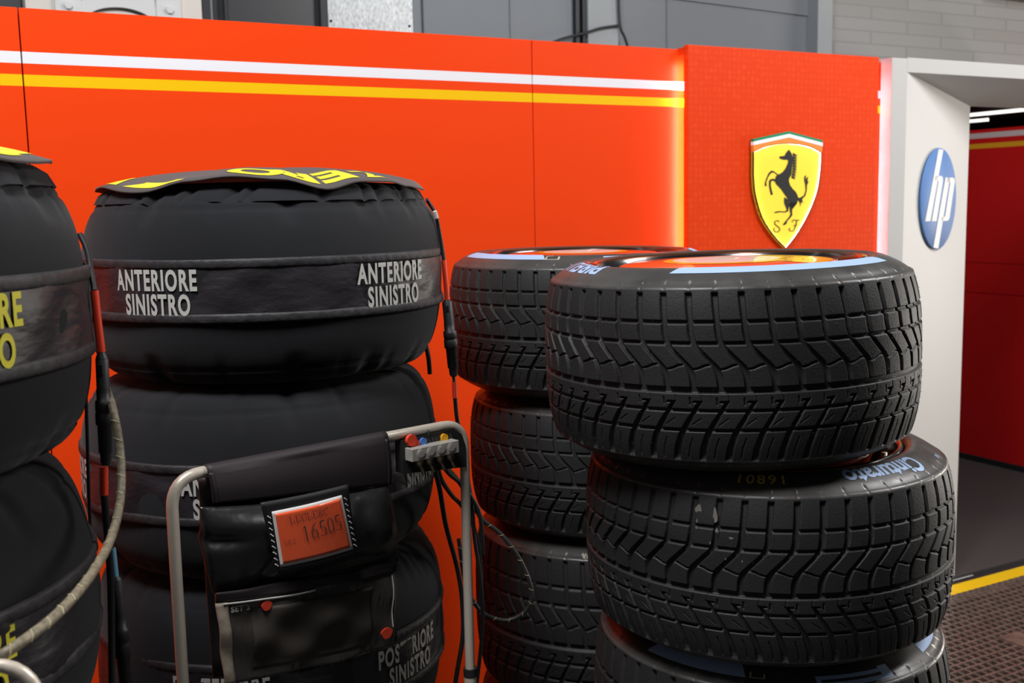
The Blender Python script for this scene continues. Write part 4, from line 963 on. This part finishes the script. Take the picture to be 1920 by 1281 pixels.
        if ch == 'T': S_([(0.5, 0), (0.5, 1)]); stroke(ink, P([(0.05, 0.98), (0.95, 0.98)]), 0.045 * h, F, 0); serif(0.5, 0)
        if ch == '1': S_([(0.5, 0), (0.5, 1)]); serif(0.5, 0); stroke(ink, P([(0.25, 0.86), (0.5, 1.0)]), 0.05 * h, F, 0)
        if ch == '6': S_([(0.82, 1.0), (0.5, 0.85), (0.25, 0.55)] + el(0.5, 0.3, 0.36, 0.3, 160, 520, 26))
        if ch == '5': S_(el(0.42, 0.3, 0.42, 0.31, -140, 115, 20) + [(0.2, 0.52), (0.27, 0.97)]); stroke(ink, P([(0.27, 0.96), (0.85, 0.99)]), 0.09 * h, F, 0)
        if ch == '0': S_(el(0.5, 0.5, 0.36, 0.5, 0, 360, 30))
    for i, ch in enumerate('LECLERC'): glyph(ch, 0.17 + i * 0.085, 0.76, 0.075, 0.15)
    for i, ch in enumerate('SET'): glyph(ch, 0.045 + i * 0.058, 0.36, 0.05, 0.085)
    for i, ch in enumerate('16505'): glyph(ch, 0.31 + i * 0.125 + (0.01 if i > 1 else 0), 0.36 + i * 0.012, 0.115, 0.30)
    put(ink, 'lettering', 'ink', hold)
    # lower clear pocket
    qw = bil([(0.001, 1.178), (0.372, 1.140), (0.366, 0.978), (0.008, 1.015)])
    def pk(s, tt):
        u, z = qw(s, tt); b_ = 0.022 + 0.014 * math.sin(PI * s) * math.sin(PI * min(1, tt + 0.15)) + 0.0035 * math.sin(s * 17 + tt * 9) * math.sin(PI * s) + 0.003 * math.sin(12 * (s - tt))
        return u, z - 0.006 * math.sin(PI * s) * tt, b_
    pw = put(sheet(MB(), pk, 50, 24, 0.002), 'clear_pocket', 'window')
    off = lambda s0, s1, t0, t1, d: (lambda s, tt: (lambda w: (w[0], w[1], w[2] + d))(pk(s0 + (s1 - s0) * s, t0 + (t1 - t0) * tt)))
    put(sheet(MB(), off(0.16, 0.84, 0.20, 0.90, 0.0021), 30, 16, 0.0006), 'insert_sheet', 'paper', pw)
    put(sheet(MB(), off(0.0, 1.0, -0.02, 0.09, 0.0025), 40, 4, 0.003), 'top_binding', 'strap', pw)
    lb = MB(); sheet(lb, off(-0.004, 0.052, 0.10, 1.0, 0.003), 3, 20, 0.003); put(lb, 'beige_binding', 'beige_edge', pw)
    pl = MB(); pl.tube([hpt(*(lambda w: (w[0], w[1], w[2] + 0.006))(pk(s, 0.115))) for s in np.linspace(0.03, 0.5, 16)], [0.0018] * 16, 8); put(pl, 'edge_piping', 'print_grey', pw); pl = MB(); pl.tube([hpt(*(lambda w: (w[0], w[1], w[2] + 0.003))(pk(0.978, s))) for s in np.linspace(0.12, 0.75, 12)], [0.0012] * 12, 8); put(pl, 'edge_piping', 'print_grey', pw)
    for (s, tt, r) in ((0.236, 0.19, 0.0100), (0.93, 0.80, 0.0125)):
        u, z, d = pk(s, tt); c = MB(); pts = [(u + r * (1 + 0.1 * math.sin(3 * a_)) * math.cos(a_), z + r * 0.85 * math.sin(a_)) for a_ in np.linspace(0, 2 * PI, 20, endpoint=False)]
        c.prism(pts, lambda a, b, h: hpt(a, b, h), d + 0.002, d + 0.006); put(c, 'orange_sticker', 'dot_red', pw)
    sv = MB(); vs, fs = text_tris('SET 23', 0.0098 / 0.7, 0.0005, 1.0, 1.1); vs, fs = split_long(vs, fs, 0.01)
    W0 = pk(0.122, 0.215); W1 = pk(0.20, 0.215); sl = (W1[1] - W0[1]) / (W1[0] - W0[0])
    sv.add([hpt(W0[0] + x, W0[1] + y + x * sl, W0[2] + 0.0045) for x, y in vs], fs); put(sv, 'lettering', 'print_white', pw)

# ------------------------------------------------------------------ cables, connectors and hoses
def path_px(pts): return [at(*p) for p in pts]
def cable(name, label, cat, segs, group=None):
    """segs: list of (part name, material, radii or radius, [(px, py, Y)], smooth steps)"""
    p0 = at(*segs[0][3][0]); t = thing(name, label, cat, p0, group)
    for (nm, m, r, pts, n) in segs:
        P = path_px(pts)
        if n and len(P) > 2: P = spline(P, n)
        mb = MB()
        if nm == 'connector':
            mb2 = []; a, b = P[0], P[-1]
            for (tt, rr) in r:
                mb2.append((a + (b - a) * tt, rr))
            mb.tube([q - p0 for q, _ in mb2], [rr for _, rr in mb2], 18)
        else:
            mb.tube([q - p0 for q in P], r, 10)
        o = mb.build(nm, MT[m], t)
        if nm == 'connector':
            ax = (P[-1] - P[0]).normalized(); side = ax.cross(Vector((0, 1, 0))).normalized(); fw_ = ax.cross(side); fw_ = fw_ if fw_.y < 0 else -fw_
            for (tt, ln, rr) in ((0.06, 0.012, r[2][1]),):
                c = P[0] + (P[-1] - P[0]) * (tt + 0.05) + fw_ * (rr * 0.92) - p0
                b_ = MB(); b_.box(lambda x, y, z: c + side * x + ax * y + fw_ * z, -0.004, 0.004, -0.007, 0.007, -0.002, 0.0025); b_.build('latch', MT['cable_black'], o, bevel=0.001)
    return t
CON = [(0, .55), (.02, .8), (.03, .95), (.30, .95), (.31, 1.0), (.40, 1.0), (.405, 1.22), (.44, 1.25), (.50, 1.25), (.505, 1.12), (.52, 1.28), (.62, 1.28), (.63, 1.05), (.88, 1.0), (.89, .82), (.97, .80), (1.0, .55)]
def con(r): return [(t_, k * r) for t_, k in CON]
def hose(name, label, pts, r, m, fleck=None, group=None):
    P = spline(path_px(pts), 10); p0 = P[0].copy(); t = thing(name, label, 'hose', p0, group)
    mb = MB(); mb.tube([q - p0 for q in P], r, 12)
    if fleck:
        fl = mb; acc = 0.0
        for i in range(1, len(P) - 1):
            acc += (P[i] - P[i - 1]).length
            if acc > fleck:
                acc = 0; tx = (P[i + 1] - P[i - 1]).normalized(); sd = tx.cross(Vector((0, 1, 0))).normalized(); fr = sd.cross(tx); fr = fr if fr.y < 0 else -fr
                c = P[i] - p0
                fl.tube([c + fr * r * 0.45 - sd * r * 0.93 - tx * r * 0.6, c + fr * r * 1.04, c + fr * r * 0.45 + sd * r * 0.93 + tx * r * 0.6], r * 0.18, 6, 1)
    mb.build('braided_sleeve', [MT[m], MT['fleck']], t)
    return t
def build_cables():
    cable('power_cable', 'cable with red sleeves and black plug hanging beside the left edge tyre blankets', 'cable', [
        ('wire', 'cable_black', 0.0042, [(150, 440, 1.52), (163, 468, 1.50), (170, 505, 1.47), (177, 546, 1.45)], 8),
        ('red_sleeve', 'sleeve_red', 0.0056, [(177, 545, 1.45), (182, 595, 1.45), (190, 660, 1.45)], 6),
        ('wire', 'cable_black', [0.0042, 0.0085], [(190, 658, 1.45), (191, 672, 1.45)], 0),
        ('connector', 'connector', con(0.0092), [(191, 668, 1.45), (199, 872, 1.45)], 0),
        ('red_sleeve', 'sleeve_red', 0.0056, [(195, 876, 1.45), (195, 928, 1.45)], 0),
        ('wire', 'cable_black', 0.0050, [(195, 926, 1.45), (200, 985, 1.46), (207, 1080, 1.48), (209, 1180, 1.5), (210, 1300, 1.5), (212, 1480, 1.5)], 8)], 'cables with plugs')
    cable('power_cable', 'cable with light blue sleeve and black plug behind the beige hose', 'cable', [
        ('wire', 'cable_black', 0.0035, [(200, 960, 1.64), (205, 1000, 1.64), (210, 1032, 1.64)], 6),
        ('blue_sleeve', 'sleeve_blue', 0.0058, [(210, 1028, 1.64), (216, 1086, 1.64)], 0),
        ('connector', 'connector', con(0.0105), [(216, 1080, 1.64), (240, 1320, 1.64)], 0),
        ('wire', 'cable_black', 0.0045, [(240, 1318, 1.64), (242, 1400, 1.64), (244, 1500, 1.64)], 5)], 'cables with plugs')
    cable('power_cable', 'cable with red sleeves and black plug hanging right of the middle left stack', 'cable', [
        ('wire', 'cable_black', 0.0042, [(800, 374, 2.30), (816, 400, 2.33), (823, 430, 2.335), (829, 465, 2.34), (833, 492, 2.34)], 8),
        ('white_tag', 'print_white', 0.0045, [(815, 396, 2.315), (819, 409, 2.32)], 0),
        ('red_sleeve', 'sleeve_red', 0.0056, [(832, 488, 2.34), (836, 530, 2.34), (839, 568, 2.34)], 5),
        ('connector', 'connector', con(0.0118), [(838, 562, 2.34), (851, 706, 2.34)], 0),
        ('wire', 'cable_black', 0.0038, [(850, 700, 2.34), (852, 722, 2.34)], 0),
        ('red_sleeve', 'sleeve_red', 0.0056, [(852, 716, 2.34), (853, 746, 2.34)], 0),
        ('wire', 'cable_black', 0.0048, [(853, 744, 2.34), (857, 785, 2.35), (866, 830, 2.37), (874, 880, 2.38), (884, 940, 2.38), (890, 1010, 2.38), (900, 1080, 2.38), (905, 1160, 2.38), (900, 1230, 2.38), (890, 1330, 2.38), (886, 1500, 2.38)], 8)], 'cables with plugs')
    cable('power_cable', 'short dark cable between the two top blankets of the middle left stack', 'cable', [
        ('wire', 'hose_dark', 0.0055, [(790, 600, 2.42), (796, 636, 2.42), (803, 668, 2.42), (806, 700, 2.44)], 6)])
    cable('power_cable', 'thin cable running down in front of the left edge tyre blankets', 'cable', [
        ('red_sleeve', 'sleeve_red', 0.004, [(160, 690, 1.56), (161, 738, 1.56)], 0),
        ('wire', 'cable_black', 0.0026, [(161, 736, 1.56), (163, 800, 1.57), (166, 900, 1.58), (170, 1010, 1.6)], 6)])
    hose('air_hose', 'beige flecked hose curving down in front of the left edge tyre blankets', [(196, 720, 1.49), (212, 768, 1.44), (226, 850, 1.42), (226, 935, 1.38), (206, 1015, 1.28), (166, 1085, 1.16), (112, 1147, 1.08), (60, 1190, 1.03), (5, 1228, 1.0), (-70, 1275, 1.0)], 0.0056, 'hose_braid', 0.024)
    g = 'dark hoses behind the steel handle'
    hose('air_hose', 'dark flecked hose looping far out to the right behind the steel post', [(832, 872, 2.22), (858, 900, 2.36), (888, 950, 2.42), (905, 975, 2.42), (940, 1003, 2.42), (975, 1050, 2.42), (996, 1105, 2.42), (988, 1143, 2.42), (955, 1163, 2.42), (917, 1156, 2.42), (893, 1136, 2.42), (872, 1090, 2.40), (860, 1010, 2.40)], 0.0050, 'hose_dark', 0.032, g)
    hose('air_hose', 'dark hose from the valve block straight to the steel post, upper one', [(826, 866, 2.15), (842, 888, 2.24), (862, 905, 2.32), (882, 930, 2.36), (900, 968, 2.38), (906, 1040, 2.4)], 0.0052, 'hose_dark', None, g)
    hose('air_hose', 'dark hose below the valve block hanging along the blankets', [(812, 868, 2.12), (824, 915, 2.2), (836, 985, 2.28), (856, 1060, 2.34), (866, 1120, 2.36), (868, 1190, 2.36), (858, 1255, 2.36), (846, 1330, 2.36)], 0.0055, 'hose_dark', None, g)
    hose('air_hose', 'dark hose crossing behind the steel post below the valve block', [(819, 868, 2.13), (828, 900, 2.22), (848, 930, 2.32), (868, 952, 2.40), (892, 1000, 2.44), (902, 1080, 2.46), (898, 1150, 2.46)], 0.0050, 'hose_dark', None, g)

build_setting(); build_signs(); build_wheels(); build_wrapped(); build_trolleys(); build_pouch(); build_cables()
